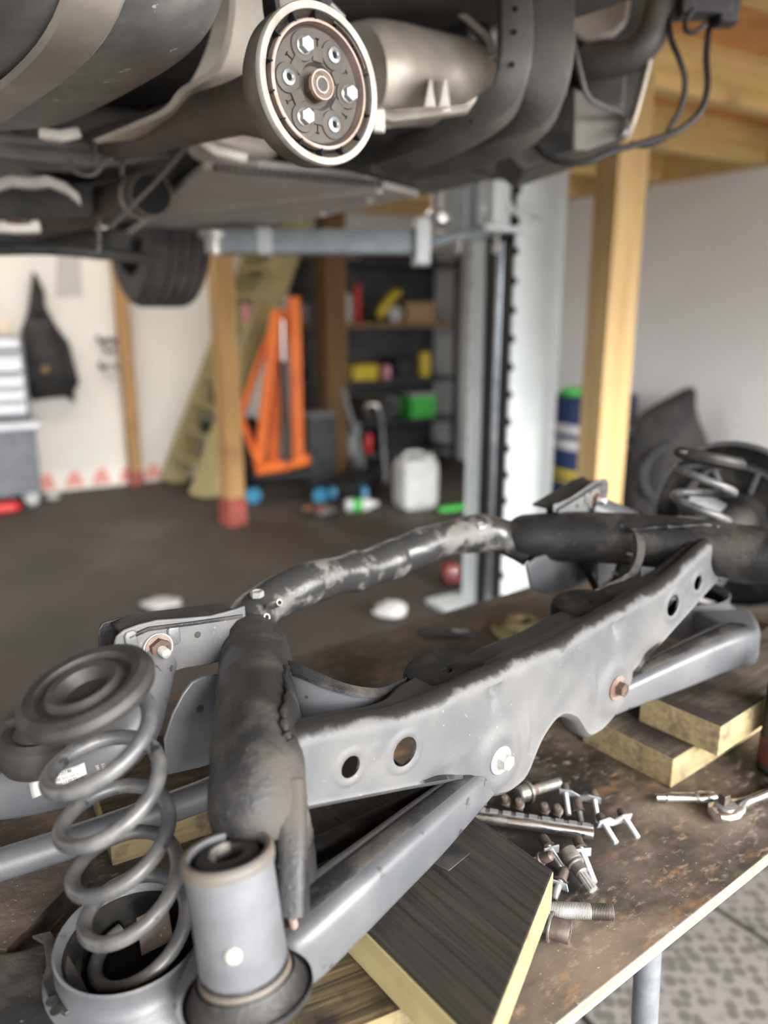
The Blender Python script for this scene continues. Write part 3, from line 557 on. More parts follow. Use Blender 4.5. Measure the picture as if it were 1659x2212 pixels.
# ---- printed stickers
def sticker(pts, nm, lift):
    n_ = ((pts[1]-pts[0]).cross(pts[3]-pts[0])).normalized()
    if n_.dot(C0-pts[0]) < 0: n_ = -n_
    return put(MB().prism([p+n_*lift for p in pts], n_*.0004), nm, 'sticker', sub, smooth=0), n_
def lettering(lines, o, ux, uy, h, parent, mt='print_ink'):
    for i, tx in enumerate(lines):
        cu = bpy.data.curves.new('print', 'FONT'); cu.body = tx; cu.size = h; cu.extrude = .00008
        t = bpy.data.objects.new('print', cu); COL.objects.link(t); bpy.context.view_layer.update()
        dg = bpy.context.evaluated_depsgraph_get(); me = bpy.data.meshes.new_from_object(t.evaluated_get(dg)); bpy.data.objects.remove(t, do_unlink=True)
        ob = bpy.data.objects.new('print', me); COL.objects.link(ob); me.materials.append(MATS[mt]); ob.parent = parent
        z = ux.cross(uy); ob.matrix_basis = Matrix((ux, uy, z)).transposed().to_4x4(); ob.location = o-uy*(h*1.28*i)-wloc(parent)
# ================================================================== SPRINGS
def spring(s, label, seat_label):
    W = lambda l: wo((-abs(l[0]), l[1], l[2]), 1 if s == -1 else -1)
    b0 = W(sf(312, 2062, 2, .036))+(EZ*.045 if s == 1 else EZ*0); t0 = W(sf(192, 1512, 2, .312))+(EZ*.02 if s == 1 else EZ*0); ax = (t0-b0).normalized(); Lh = (t0-b0).length
    root = thing('coil_spring', b0, label, 'spring', 'axle coil springs')
    nx = (ax-(EX*.2-AY*.05)*(1 if s == -1 else -1)).normalized() if s == -1 else (ax+EX*.2).normalized(); x = (V((1, 0, 0))-nx*nx.x).normalized(); y = nx.cross(x); if_ = 1 if s == -1 else -1
    turns = 5.25; N = 260; pts = []
    for i in range(N+1):
        t = i/N; a = if_*(turns*2*math.pi*t)+2.4; h = Lh*(t if t > .06 else t) ; r = .0445*(1-.12*max(0, (t-.86)/.14)**2)
        pts.append(b0+ax*h+x*(r*math.cos(a))+y*(r*math.sin(a)))
    put(MB().tube(pts, .0066, 14), 'coil', 'spring_paint', root)
    st = t0+ax*.006; cax = ax; ax = nx
    put(MB().lathe([(0, .000), (.018, .000), (.022, .010), (.028, .012), (.033, .006), (.037, .006), (.040, .011), (.047, .012), (.0535, .008), (.0555, .002), (.0535, -.004), (.045, -.007), (.03, -.010), (0, -.010)], st, ax, 48), 'spring_seat', 'dusty_rubber', root, label=seat_label)
    lv = (x*math.cos(3.5)+y*math.sin(3.5))
    put(MB().rect_sweep([st+lv*.045+ax*.004, st+lv*.058+ax*.004, st+lv*.064+ax*.003], [.02, .016, .006], [.008, .007, .004], ax, .3), 'seat_lug', 'dusty_rubber', root)
    return root, b0, ax
sp1, sb, sax = spring(-1, 'near coil spring with dusty rubber seat standing in the arm bowl at left', 'dusty round rubber seat')
spring(1, 'far coil spring beyond the crossbeam beside the brake shield', 'round rubber seat')
# tag hanging from the near spring
q = ab(295, 1985, .075); put(MB().prism([q, q+V((.028, .006, .012)), q+V((.034, -.006, -.018)), q+V((.006, -.012, -.03))], V((0, .0008, .0004))), 'paper_tag', 'brown_dust', sp1, label='greasy grey paper tag')
# ================================================================== STICKERS
def stick_on(px, dep, nm):
    pts = [dp(x, y, d) for (x, y), d in zip(px, dep)]; return pts
def ray_hit(x, y, objs):
    r = ray(x, y).normalized(); best = None; dg = bpy.context.evaluated_depsgraph_get()
    for o in objs:
        mi = o.matrix_world.inverted(); ok, loc, nn, _ = o.ray_cast(mi @ C0, mi.to_3x3() @ r)
        if ok:
            p = o.matrix_world @ loc; d = (p-C0).length
            if best is None or d < best[0]: best = (d, p, nn)
    return best
bpy.context.view_layer.update()
arms = [o for o in sub.children if o.name.startswith('upper_arm')][:1]; links = [o for o in sub.children if o.name.startswith('toe_link')][:1]
def wrap_sticker(corners, objs, nm, mt, parent, nu=10, nv=5, lift=.0006):
    a, b, c, d = [V((x, y, 0)) for x, y in corners]; secs = []
    for i in range(nu+1):
        u = i/nu; row = []
        for j in range(nv+1):
            w = j/nv; p = (a*(1-u)+b*u)*(1-w)+(d*(1-u)+c*u)*w; h = ray_hit(p.x, p.y, objs)
            if h is None: return None
            row.append(h[1]-ray(p.x, p.y).normalized()*lift)
        secs.append(row)
    return put(MB().loft(secs, caps=False, closed=False), nm, mt, parent, solid=.0003)
st = wrap_sticker([(62, 1692), (182, 1647), (188, 1672), (70, 1726)], arms, 'sticker', 'sticker', sub)
mat_b = bpy.data.materials.new('barcode'); mat_b.use_nodes = True; n = mat_b.node_tree; L = n.links.new; b_ = n.nodes['Principled BSDF']; b_.inputs['Roughness'].default_value = .6
tc = n.nodes.new('ShaderNodeTexCoord'); mp = n.nodes.new('ShaderNodeMapping'); L(tc.outputs['Object'], mp.inputs[0]); mp.inputs['Rotation'].default_value = (0, 0, -math.radians(20)); mp.inputs['Scale'].default_value = (700, .01, .01)
wn = n.nodes.new('ShaderNodeTexNoise'); wn.noise_dimensions = '1D'; sx = n.nodes.new('ShaderNodeSeparateXYZ'); L(mp.outputs[0], sx.inputs[0]); L(sx.outputs[0], wn.inputs['W']); wn.inputs['Scale'].default_value = 1.; wn.inputs['Detail'].default_value = 0
rp = n.nodes.new('ShaderNodeMapRange'); rp.inputs[1].default_value = .5; rp.inputs[2].default_value = .56; L(wn.outputs[0], rp.inputs[0])
mx = n.nodes.new('ShaderNodeMix'); mx.data_type = 'RGBA'; mx.inputs[6].default_value = (.62, .58, .5, 1); mx.inputs[7].default_value = (.1, .09, .08, 1); L(rp.outputs[0], mx.inputs[0]); L(mx.outputs[2], b_.inputs['Base Color']); MATS['barcode'] = mat_b
wrap_sticker([(-30, 1838), (112, 1792), (119, 1818), (-30, 1868)], links, 'barcode_sticker', 'barcode', sub, 14, 4)
if st is not None:
    def hit(x, y): return ray_hit(x, y, arms)[1]-ray(x, y).normalized()*.0011
    for i, (tx, x, y) in enumerate((('*878.4', 112, 1672), ('6M31257.8#', 113, 1682), ('1500 505 323 C', 115, 1692), ('18:04:17-07:22', 117, 1702))):
        p0, p1 = hit(x, y), hit(x+55, y-20); ux = (p1-p0).normalized(); vv = hit(x, y-8)-p0; vv = (vv-ux*vv.dot(ux)).normalized()
        lettering([tx], p0, ux, vv, .0042, st)
    p0, p1 = hit(218, 1650), hit(222, 1662); ux = (p1-p0).normalized(); vv = hit(226, 1648)-p0; vv = (vv-ux*vv.dot(ux)).normalized()
    lettering(['5361', '3911'], p0, ux, vv, .0042, arms[0], 'sticker')
# holes and a stud on the near lower arm
low = [o for o in sub.children if o.name.startswith('lower_arm')][:1]
for x, y in ((768, 1856), (690, 1925)):
    h = ray_hit(x, y, low)
    if h: put(MB().lathe([(0, 0), (.0032, 0), (.0032, .0005), (0, .0005)], h[1], h[2], 16), 'drill_hole', 'black_rubber', sub)
h = ray_hit(634, 2000, low)
if h: put(threaded(MB(), h[1]-h[2]*.002, (h[2]+V((.3, -.2, 0))).normalized(), .0036, .014, .0012), 'stud', 'rusty_washer', sub)
# ================================================================== CAR ON THE LIFT
CF = V((-.643, .766, 0)); CR = V((.766, .643, 0)); CZ = V((0, 0, 1)); RC = Matrix((CR, CF, CZ)).transposed()
CB = V((-.09, 1.0, 0))
def cp(r, c_, z): return CB+CR*r+CF*c_+V((0, 0, z))
mat('underseal', (.075, .07, .066), .5, 0, (.13, .12, .11), 6, .42, .68, bump=.25, bsc=50, spec=.4)
mat('underseal_gloss', (.025, .026, .028), .28, 0, (.06, .058, .055), 10, .5, .7)
mat('tank_plastic', (.10, .10, .10), .42, 0, (.22, .21, .195), 7, .45, .66, bump=.15, bsc=40, col3=(.38, .37, .36), sc3=34, lo3=.67, hi3=.69)
mat('strap_steel', (.27, .245, .22), .5, .2, (.36, .32, .28), 10)
mat('heat_alloy', (.60, .55, .48), .45, .3, (.42, .37, .31), 9, .4, .62, bump=.5, bsc=18)
mat('heat_alloy_white', (.78, .74, .68), .5, .1, (.62, .57, .52), 12)
mat('ring_alloy', (.42, .40, .36), .55, .4, (.33, .29, .25), 40)
mat('ring_side', (.07, .058, .048), .7, .1, (.12, .1, .08), 20)
mat('ring_pink', (.42, .33, .29), .5, .5, (.30, .22, .18), 30)
mat('disc_rubber', (.060, .050, .043), .6, 0, (.085, .072, .062), 25)
mat('exhaust', (.11, .085, .07), .7, .2, (.13, .10, .08), 12)
mat('black_void', (.003, .003, .003), .9)
mat('tyre', (.045, .043, .042), .75, 0, (.075, .07, .068), 12, bump=.1)
mat('tray', (.38, .36, .34), .55, 0, (.46, .43, .41), 5, .4, .65)
mat('cable_black', (.02, .02, .022), .45); mat('cable_grey', (.10, .095, .09), .5)
mat('body_grey', (.26, .245, .235), .55, .1, (.19, .17, .155), 6)
mat('body_dark', (.03, .03, .03), .6, 0, (.07, .065, .06), 8)
car = thing('car', cp(0, 1.3, 1.46), 'underside of a dark car raised on the lift, prop shaft coupling facing out', 'car')
# floor pan (whole width), tunnel sides, sills
put(MB().box(cp(0, 1.45, 2.02), (1.56, 4.3, .06), RC), 'floor_pan', 'underseal', car, bevel=.02)
for s in (-1, 1):
    put(MB().rect_sweep([cp(.70*s, .35, 1.96), cp(.70*s, .6, 1.93), cp(.70*s, 1.4, 1.93), cp(.70*s, 2.35, 1.94)], .14, .13, CZ, .25), 'sill', 'underseal', car)
# undertray panels
def tray(px, z, nm, mt, t=.018):
    return put(MB().prism([az(x, y, z) for x, y in px], V((0, 0, t))), nm, mt, car, bevel=.003)
ut = tray([(440, 366), (560, 362), (760, 388), (905, 425), (700, 468), (480, 508), (300, 545), (232, 540), (330, 468), (375, 420)], 1.765, 'undertray', 'tray')
for x0, y0, x1, y1 in ((420, 455, 820, 412), (370, 488, 800, 432), (335, 512, 700, 462)):
    a_, b_ = az(x0, y0, 1.762), az(x1, y1, 1.762); put(MB().rect_sweep([a_, b_], .03, .012, CZ, .4), 'tray_rib', 'tray', ut)
for i in range(26):
    t = i/25; q = az(470+t*350, 362+t*35, 1.758); put(MB().box(q, (.012, .02, .014), RC), 'edge_tooth', 'cable_grey', ut)
tray([(905, 425), (760, 388), (800, 368), (1000, 372), (1060, 388)], 1.79, 'floor_panel', 'underseal')
# ---- fuel tank with strap
TC = V((-.545, 1.00, 1.875)); 
put(MB().sell(TC, (.285, .36, .165), RC, 4.2, 44, 28), 'fuel_tank', 'tank_plastic', car)
st_ = []
for i in range(25):
    v = -1.5+3.0*i/24
    g = lambda q: math.copysign(abs(q)**(2./4.2), q)
    st_.append(TC+CR*((az(150, 118, 1.705)-TC).dot(CR))+CF*(.364*g(math.sin(v)))+CZ*(-.169*g(math.cos(v))))
put(MB().loft([[p-CR*.028, p-CR*.023-CZ*.005, p+CR*.023-CZ*.005, p+CR*.028] for p in st_]), 'tank_strap', 'strap_steel', car, label='wide steel tank strap')
q = dp(172, 84, 1.06); 
put(MB().lathe([(0, 0), (.013, 0), (.014, -.004), (.010, -.006), (0, -.006)], q, -UP, 20), 'strap_bolt', 'brown_steel', car)
# folded shield edge beside the tank
E1 = [dp(x, y, d) for x, y, d in ((498, -20, 1.12), (492, 50, 1.13), (478, 110, 1.14), (455, 150, 1.15), (410, 178, 1.17), (385, 195, 1.19), (352, 235, 1.22), (280, 268, 1.27), (200, 302, 1.33))]
put(MB().loft([[p, p+V((.008, 0, -.006)), p+V((.05, .06, .012)), p+V((.045, .06, .02))] for p in smooth_path(E1, 4)]), 'shield_edge', 'heat_alloy', car)
E2 = [dp(x, y, d) for x, y, d in ((545, -30, 1.3), (540, 60, 1.3), (500, 160, 1.32), (440, 225, 1.35))]
put(MB().loft([[p+V((-.07, .02, 0)), p+V((.06, .03, .0)), p+V((.06, .06, .02)), p+V((-.07, .06, .02))] for p in smooth_path(E2, 4)]), 'tunnel_shield', 'heat_alloy', car)
# hanger bracket above the ring
put(MB().loft([[dp(x0, y, d), dp(x1, y, d), dp(x1, y, d+.03), dp(x0, y, d+.03)] for x0, x1, y, d in ((585, 660, -30, .98), (590, 655, 10, .98), (600, 648, 48, .99))]), 'hanger_plate', 'heat_alloy', car, bevel=.004)
put(MB().rect_sweep([dp(583, -30, .96), dp(586, 15, .965), dp(592, 52, .97)], .008, .03, CF, .2), 'hanger_edge', 'black_rubber', car)
put(MB().tube([dp(690, -20, 1.0), dp(712, 12, 1.0), dp(740, 40, 1.02)], .006, 10), 'hanger_rod', 'old_steel', car)
# ---- prop shaft coupling
ring_a = V((-.67, .743, -.02)).normalized(); RO = dp(694, 184, .93); nA = -ring_a
Rr = .0895
drum = put(MB().lathe([(Rr*.80, -.02), (Rr*.90, -.004), (Rr*.905, 0), (Rr*.985, 0), (Rr, -.003), (Rr, -.022), (Rr*.985, -.034), (Rr*.93, -.044), (Rr*.7, -.05), (0, -.05)], RO, nA, 72), 'coupling_drum', 'ring_side', car)
put(MB().lathe([(Rr*.900, -.004), (Rr*.900, .0012), (Rr*.915, .002), (Rr*.99, .002), (Rr*1.004, .0), (Rr*1.004, -.006)], RO, nA, 72), 'rim', 'ring_alloy', drum)
put(MB().lathe([(Rr*.905, -.003), (Rr*.88, -.016), (Rr*.80, -.018), (Rr*.78, -.004)], RO, nA, 72), 'groove', 'body_dark', drum)
put(MB().lathe([(Rr*.80, -.010), (Rr*.80, -.001), (Rr*.785, .0), (Rr*.755, .0), (Rr*.745, -.012)], RO, nA, 72), 'inner_ring', 'ring_pink', drum)
xx = V((1, 0, 0)); xx = (xx-nA*xx.dot(nA)).normalized(); yy = nA.cross(xx)
if yy.z < 0: yy = -yy
fx = put(MB().lathe([(Rr*.745, -.012), (Rr*.70, -.008), (Rr*.30, -.008), (Rr*.26, -.014), (0, -.016)], RO, nA, 60), 'flex_disc', 'disc_rubber', drum)
for k in range(6):
    a_ = math.radians(119-60*k); ce = RO+(xx*math.cos(a_)+yy*math.sin(a_))*Rr*.505-nA*.008
    lb = put(MB().lathe([(Rr*.19, 0), (Rr*.18, .0025), (Rr*.13, .003), (0, .003)], ce, nA, 28), 'boss', 'disc_rubber', fx)
    if k % 2 == 0:
        put(MB().lathe([(0, .003), (Rr*.115, .003), (Rr*.115, .0045), (Rr*.09, .006)], ce, nA, 24), 'bolt_flange', 'zinc', fx)
        nb = MB(); hexprof(nb, ce+nA*.0045, nA, Rr*.105, .009); put(nb, 'bolt_head', 'zinc_bright', fx)
    else:
        put(MB().lathe([(Rr*.045, .001), (Rr*.045, .0055), (Rr*.06, .007), (Rr*.098, .006), (Rr*.10, .003)], ce, nA, 24), 'sleeve', 'zinc_bright', fx)
        put(MB().lathe([(0, .0036), (Rr*.047, .0036)], ce, nA, 20), 'sleeve_bore', 'black_void', fx)
    a2 = math.radians(89-60*k); m0_ = RO+(xx*math.cos(a2)+yy*math.sin(a2))*Rr*.50-nA*.0075; td = (xx*math.cos(a2)+yy*math.sin(a2)); tt = nA.cross(td)
    put(MB().box(m0_, (.0012, .014, .001), Matrix((tt, td, nA)).transposed()).box(m0_+td*.0075, (.005, .0015, .001), Matrix((tt, td, nA)).transposed()).box(m0_-td*.0075, (.005, .0015, .001), Matrix((tt, td, nA)).transposed()), 'moulded_mark', 'black_void', fx)
    a3 = a2; pw = RO+td*Rr*.30-nA*.008; put(MB().rect_sweep([pw+nA*.0005, pw+td*Rr*.18+nA*.0008], .016, .004, nA, .4), 'web', 'disc_rubber', fx)
nb = MB(); hexprof(nb, RO-nA*.012, nA, Rr*.20, .014); put(nb, 'centre_nut', 'rusty_washer', fx)
put(MB().lathe([(Rr*.15, .001), (Rr*.17, .0035), (Rr*.19, .0035), (Rr*.195, -.002)], RO, nA, 30), 'nut_collar', 'ring_pink', fx)
put(MB().lathe([(Rr*.08, -.001), (Rr*.085, .003), (Rr*.11, .003), (Rr*.115, -.002)], RO, nA, 24), 'pilot', 'white_plug', fx)
put(MB().lathe([(0, .0012), (Rr*.085, .0012)], RO, nA, 20), 'pilot_bore', 'body_dark', fx)
# retaining clip in the groove
put(MB().tube(arc(RO+nA*.0, xx, yy, Rr*.855, math.radians(25), math.radians(75), 12), .0016, 8), 'spring_clip', 'brown_steel', drum)
for k in range(14):
    a_ = math.radians(20+k*25); put(MB().box(RO+(xx*math.cos(a_)+yy*math.sin(a_))*Rr*.84-nA*.006, (.002, .010, .012), Matrix((-xx*math.sin(a_)+yy*math.cos(a_), xx*math.cos(a_)+yy*math.sin(a_), nA)).transposed()), 'groove_tab', 'black_void', drum)
# shaft running forward from the coupling
put(MB().tube([RO+ring_a*.04, RO+ring_a*.10, dp(520, 232, 1.12), dp(400, 265, 1.30), dp(190, 325, 1.75)], [.06, .045, .036, .036, .036], 24), 'prop_shaft', 'exhaust', car)
# ---- alloy heat shield right of the coupling
hsp = [(770, 150, .085), (800, 150, .092), (850, 150, .090), (900, 155, .086), (950, 162, .084), (1000, 166, .077), (1030, 172, .060), (1044, 178, .036), (1049, 182, .010)]
put(MB().tube(smooth_path([dp(x, y+14, 1.36+.0006*(x-770)) for x, y, r in hsp], 4), lerp_list([r for x, y, r in hsp], 4), 26, flat=.95), 'heat_shield', 'heat_alloy', car)
for x in (925, 957): put(MB().loft([[dp(x+2, 168, 1.30), dp(x+8, 170, 1.295), dp(x+16, 240, 1.30), dp(x-12, 244, 1.30)], [dp(x+2, 168, 1.36), dp(x+8, 170, 1.36), dp(x+16, 240, 1.36), dp(x-12, 244, 1.36)]]), 'pressed_fold', 'heat_alloy_white', car, bevel=.003)
put(MB().prism([dp(812, 222, 1.27), dp(850, 235, 1.27), dp(1000, 225, 1.30), dp(1035, 205, 1.30), dp(1010, 240, 1.31), dp(850, 262, 1.29), dp(812, 252, 1.28)], V((0, .03, .0))), 'shield_lip', 'heat_alloy', car, bevel=.004)
put(MB().box(dp(818, 262, 1.28), (.02, .02, .035)), 'shield_tab', 'heat_alloy_white', car, bevel=.003)
# ---- bulges and rails behind
put(MB().sell(dp(1010, 40, 1.56), (.085, .10, .14), RC, 2.6, 32, 22), 'spare_well', 'underseal_gloss', car)
put(MB().tube(smooth_path([dp(x, y, 1.44) for x, y in ((960, -10), (985, 20), (1020, 50), (1055, 85), (1065, 120))], 4), .007, 10), 'well_bead', 'heat_alloy', car)
put(MB().sell(dp(870, 15, 1.62), (.16, .14, .09), RC, 3., 32, 20), 'floor_bulge', 'body_dark', car)
put(MB().sell(dp(850, 312, 2.2), (.40, .30, .07), RC, 3.2, 36, 22), 'floor_swage', 'underseal', car)
ra = [(1108, -40, 1.30), (1112, 60, 1.30), (1108, 150, 1.31), (1085, 215, 1.34), (1030, 262, 1.40), (940, 310, 1.50), (840, 348, 1.65)]
put(MB().rect_sweep(smooth_path([dp(*q_) for q_ in ra], 5), .055, .05, -FW, .10), 'chassis_rail', 'underseal', car)
rb_ = [(1175, -40, 1.38), (1178, 80, 1.38), (1172, 160, 1.39), (1150, 225, 1.42), (1090, 276, 1.5), (990, 312, 1.62), (860, 345, 1.8)]
put(MB().rect_sweep(smooth_path([dp(*q_) for q_ in rb_], 5), .095, .06, -FW, .10), 'chassis_rail', 'underseal', car)
for x, y, d in ((1112, 20, 1.275), (1110, 70, 1.275), (1105, 140, 1.28), (1020, 262, 1.375), (1100, 272, 1.46)):
    q = dp(x, y, d); put(MB().lathe([(0, 0), (.005, 0), (.005, .001), (0, .001)], q, -FW, 14), 'drain_hole', 'black_void', car)
# dark recess and wheel-arch liner on the right
put(MB().prism([dp(x, y, 1.72) for x, y in ((1180, -60), (1470, -60), (1440, 60), (1395, 180), (1370, 285), (1250, 330), (1130, 370), (1080, 330))], V((.02, .25, .0))), 'wheel_arch', 'body_dark', car, bevel=.01)
put(MB().prism([dp(x, y, 1.62) for x, y in ((1238, 190), (1262, 200), (1330, 245), (1362, 262), (1350, 285), (1338, 300), (1270, 326), (1238, 328))], V((0, .03, .01))), 'jacking_plate', 'body_grey', car, bevel=.006)
put(MB().prism([dp(x, y, 1.66) for x, y in ((1260, 100), (1362, 95), (1352, 240), (1300, 232), (1262, 205), (1250, 160))], V((0, .05, .02))), 'arch_panel', 'underseal', car, bevel=.01)
put(MB().prism([dp(x, y, 1.66) for x, y in ((1215, -40), (1372, -40), (1362, 50), (1330, 82), (1260, 95), (1222, 60))], V((0, .07, .02))), 'arch_panel', 'strap_steel', car, bevel=.015)
ed_ = [(1448, -40, 1.55), (1420, 40, 1.55), (1398, 90, 1.55), (1360, 122, 1.57), (1300, 135, 1.6), (1260, 130, 1.62)]
put(MB().tube(smooth_path([dp(*q_) for q_ in ed_], 4), [.032]*21, 18), 'arch_bead', 'underseal', car)
eg = [(1434, -30, 1.56), (1412, 70, 1.56), (1392, 160, 1.58), (1368, 250, 1.60), (1352, 295, 1.62)]
put(MB().rect_sweep(smooth_path([dp(*q_) for q_ in eg], 4), .008, .05, V((0, 1, 0)), .2), 'body_edge', 'heat_alloy', car)
put(MB().sell(dp(1170, 275, 1.85), (.20, .16, .07), RC, 3.), 'sill_end', 'body_dark', car)
put(MB().sell(dp(1080, 312, 1.72), (.055, .03, .014), RC, 2.4), 'rubber_bung', 'heat_alloy_white', car)
# ---- exhaust with open end, crossmember, crumpled shields at left
xo = dp(327, 420, 1.92); xd = (xo-dp(292, 428, 2.04)).normalized()
put(MB().tube(smooth_path([dp(60, 480, 2.35), dp(140, 462, 2.25), dp(220, 445, 2.16), xo-xd*.10, xo], 4), .050, 26, caps=False), 'exhaust_pipe', 'exhaust', car, solid=.004)
put(MB().lathe([(0, 0), (.048, 0)], xo-xd*.003, xd, 26), 'pipe_bore', 'black_void', car)
put(MB().lathe([(.053, -.10), (.056, -.095), (.056, -.08), (.053, -.075)], xo, xd, 26), 'pipe_clamp', 'heat_alloy', car)
put(MB().rect_sweep([dp(-40, 515, 2.5), dp(120, 512, 2.45), dp(260, 525, 2.4)], .12, .07, CZ, .3), 'front_crossmember', 'body_dark', car)
put(MB().tube(smooth_path([dp(-30, 540, 2.3), dp(100, 538, 2.3), dp(220, 548, 2.3), dp(330, 560, 2.6)], 4), .018, 12), 'anti_roll_bar', 'body_dark', car)
fr = [(-40, 400), (20, 380), (70, 385), (100, 380), (140, 395), (170, 420)]
put(MB().loft([[dp(x, y, 1.9), dp(x+6, y+22, 1.9), dp(x+6, y+26, 1.98), dp(x, y-2, 1.98)] for x, y in fr]), 'front_shield', 'heat_alloy_white', car)
put(MB().loft([[dp(x, y, 2.0), dp(x, y+70, 2.05), dp(x, y+72, 2.2), dp(x, y, 2.2)] for x, y in ((-40, 405), (60, 405), (150, 400), (200, 395))]), 'gearbox_mount', 'body_dark', car)
put(MB().rect_sweep([dp(-30, 488, 1.95), dp(40, 492, 1.95), dp(85, 490, 1.97)], .05, .03, CZ, .3), 'alloy_bracket', 'heat_alloy_white', car)
put(MB().sell(dp(40, 478, 1.93), (.03, .02, .008), RC, 2.5), 'red_bush', 'rusty_washer', car)
put(MB().rect_sweep([dp(-20, 312, 1.5), dp(120, 322, 1.55), dp(178, 328, 1.6)], .06, .035, CZ, .2), 'tank_ledge', 'underseal', car)
put(MB().rect_sweep([dp(-30, 330, 1.52), dp(100, 345, 1.55), dp(180, 350, 1.6), dp(330, 330, 1.8)], .10, .03, CZ, .2), 'side_rail', 'underseal', car)
put(MB().rect_sweep([dp(92, 290, 1.42), dp(130, 295, 1.42), dp(165, 288, 1.44)], .03, .02, CZ, .3), 'white_clip', 'heat_alloy_white', car)
put(MB().rect_sweep([dp(430, 300, 1.6), dp(470, 330, 1.6), dp(530, 345, 1.62)], .05, .02, CZ, .3), 'white_bracket', 'heat_alloy_white', car)
put(MB().sell(dp(500, 305, 1.75), (.10, .08, .05), RC, 3.), 'floor_shield', 'heat_alloy', car)
put(MB().sell(dp(290, 330, 2.1), (.30, .28, .07), RC, 3.2), 'floor_swage', 'underseal', car)
# thin straps hanging under the floor
for P_ in ([(206, 308, 1.5), (203, 340, 1.5), (198, 352, 1.5)], [(266, 322, 1.6), (264, 360, 1.6), (262, 382, 1.6)], [(214, 470, 1.7), (214, 510, 1.7), (213, 545, 1.7)]):
    put(MB().rect_sweep([dp(*q_) for q_ in P_], .009, .003, -FW, .3), 'hanger_strip', 'old_steel', car)
put(MB().tube(smooth_path([dp(x, y, 1.5) for x, y in ((150, 345), (160, 368), (182, 378), (205, 375), (225, 352), (245, 342))], 4), .005, 8), 'brake_pipe', 'cable_grey', car)
put(MB().tube(smooth_path([dp(x, y, d) for x, y, d in ((472, 222, 1.2), (445, 255, 1.25), (400, 320, 1.35), (340, 390, 1.45), (290, 440, 1.5), (240, 490, 1.55))], 5), .0045, 10), 'hanging_cable', 'cable_grey', car)
# ---- front wheel
wc = ay_(345, 590, 3.42); wc.z = 1.82; wx = (CR*.93+CF*-.12).normalized()
tyre_p = [(.22, -.12), (.315, -.125), (.335, -.11), (.343, -.092)]
for k in range(4): x0 = -.086+k*.044; tyre_p += [(.346, x0), (.346, x0+.032), (.338, x0+.034), (.338, x0+.042)]
tyre_p += [(.343, .095), (.335, .11), (.315, .125), (.22, .12)]
wh = put(MB().lathe(tyre_p, wc, wx, 64), 'tyre', 'tyre', car)
put(MB().lathe([(.22, -.12), (.21, -.09), (.205, .02), (.08, .05), (0, .05)], wc, wx, 40), 'wheel_rim', 'body_dark', wh)
# ---- loom and hoses at the right
def cable(P_, r_, nm, mt, **k): return put(MB().tube(smooth_path([dp(*q_) for q_ in P_], 6), r_, 10), nm, mt, car, **k)
cable([(1160, 318, 1.6), (1180, 338, 1.58), (1220, 351, 1.56), (1270, 350, 1.55), (1330, 325, 1.55), (1400, 305, 1.55), (1460, 285, 1.55), (1510, 245, 1.55), (1528, 190, 1.55), (1526, 120, 1.55), (1533, 50, 1.55)], .0066, 'brake_hose', 'cable_black')
cable([(1470, 10, 1.52), (1448, 45, 1.52), (1450, 85, 1.52), (1468, 130, 1.52), (1480, 175, 1.53), (1472, 230, 1.54), (1452, 268, 1.55), (1432, 300, 1.56), (1395, 314, 1.56), (1362, 310, 1.56)], .0058, 'sensor_wire', 'cable_black')
cable([(1500, 20, 1.5), (1482, 45, 1.5), (1482, 66, 1.5), (1500, 70, 1.5), (1525, 52, 1.5)], .005, 'sensor_wire', 'cable_black')
cable([(1200, -10, 1.5), (1222, 30, 1.5), (1238, 90, 1.5), (1252, 150, 1.51), (1268, 205, 1.53), (1300, 228, 1.56), (1355, 248, 1.6)], .0055, 'brake_pipe', 'cable_grey')
cable([(1335, 298, 1.58), (1350, 285, 1.57), (1352, 262, 1.58)], .008, 'pipe_union', 'old_steel')
put(MB().box(dp(1522, 8, 1.52), (.095, .05, .05)).box(dp(1570, 20, 1.52), (.04, .04, .06)).box(dp(1480, 12, 1.52), (.03, .05, .045)), 'connector', 'cable_black', car, bevel=.005)
put(MB().box(dp(1524, -35, 1.54), (.13, .06, .05)), 'connector_bracket', 'body_dark', car, bevel=.005)
# rear bumper beam carries the loom
put(MB().rect_sweep([cp(.15, -.55, 2.02), cp(.72, -.42, 2.02), cp(.80, -.2, 2.02)], .12, .10, CZ, .3), 'rear_valance', 'body_dark', car)
put(MB().sell(dp(215, 392, 2.45), (.16, .14, .10), RC, 3.2), 'gap_cover', 'body_dark', car)  # added dark block closing a gap where a fill light shows through
# ================================================================== TWO POST LIFT
mat('lift_grey', (.50, .545, .555), .45, 0, (.45, .49, .50), 5)
mat('lift_blue', (.17, .20, .22), .45, .2, (.22, .25, .27), 12)
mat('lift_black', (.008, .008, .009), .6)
mat('rod_steel', (.55, .60, .65), .22, .9, (.40, .44, .5), 15)
LP = V((.49, 3.60, 0)); FX = -D1; FY = -D2            # opening faces FX, solid side faces FY (towards camera right)
RL = Matrix((D1, D2, V((0, 0, 1)))).transposed()
lift = thing('vehicle_lift', LP, 'tall grey steel lift post with swing arm and pads under the car', 'vehicle lift')
def lp(x, y, z): return LP+D1*x+D2*y+V((0, 0, z))
HL = 2.52
put(MB().box(lp(.27, 0, HL/2), (.02, .30, HL), RL).box(lp(.13, -.15, HL/2), (.28, .016, HL), RL).box(lp(.13, .15, HL/2), (.28, .016, HL), RL), 'column', 'lift_grey', lift, bevel=.004)
put(MB().box(lp(.0, -.128, HL/2), (.012, .044, HL), RL), 'column_flange', 'lift_grey', lift, bevel=.002)
put(MB().box(lp(.0, .105, HL/2), (.012, .09, HL), RL), 'column_flange', 'lift_grey', lift, bevel=.002)
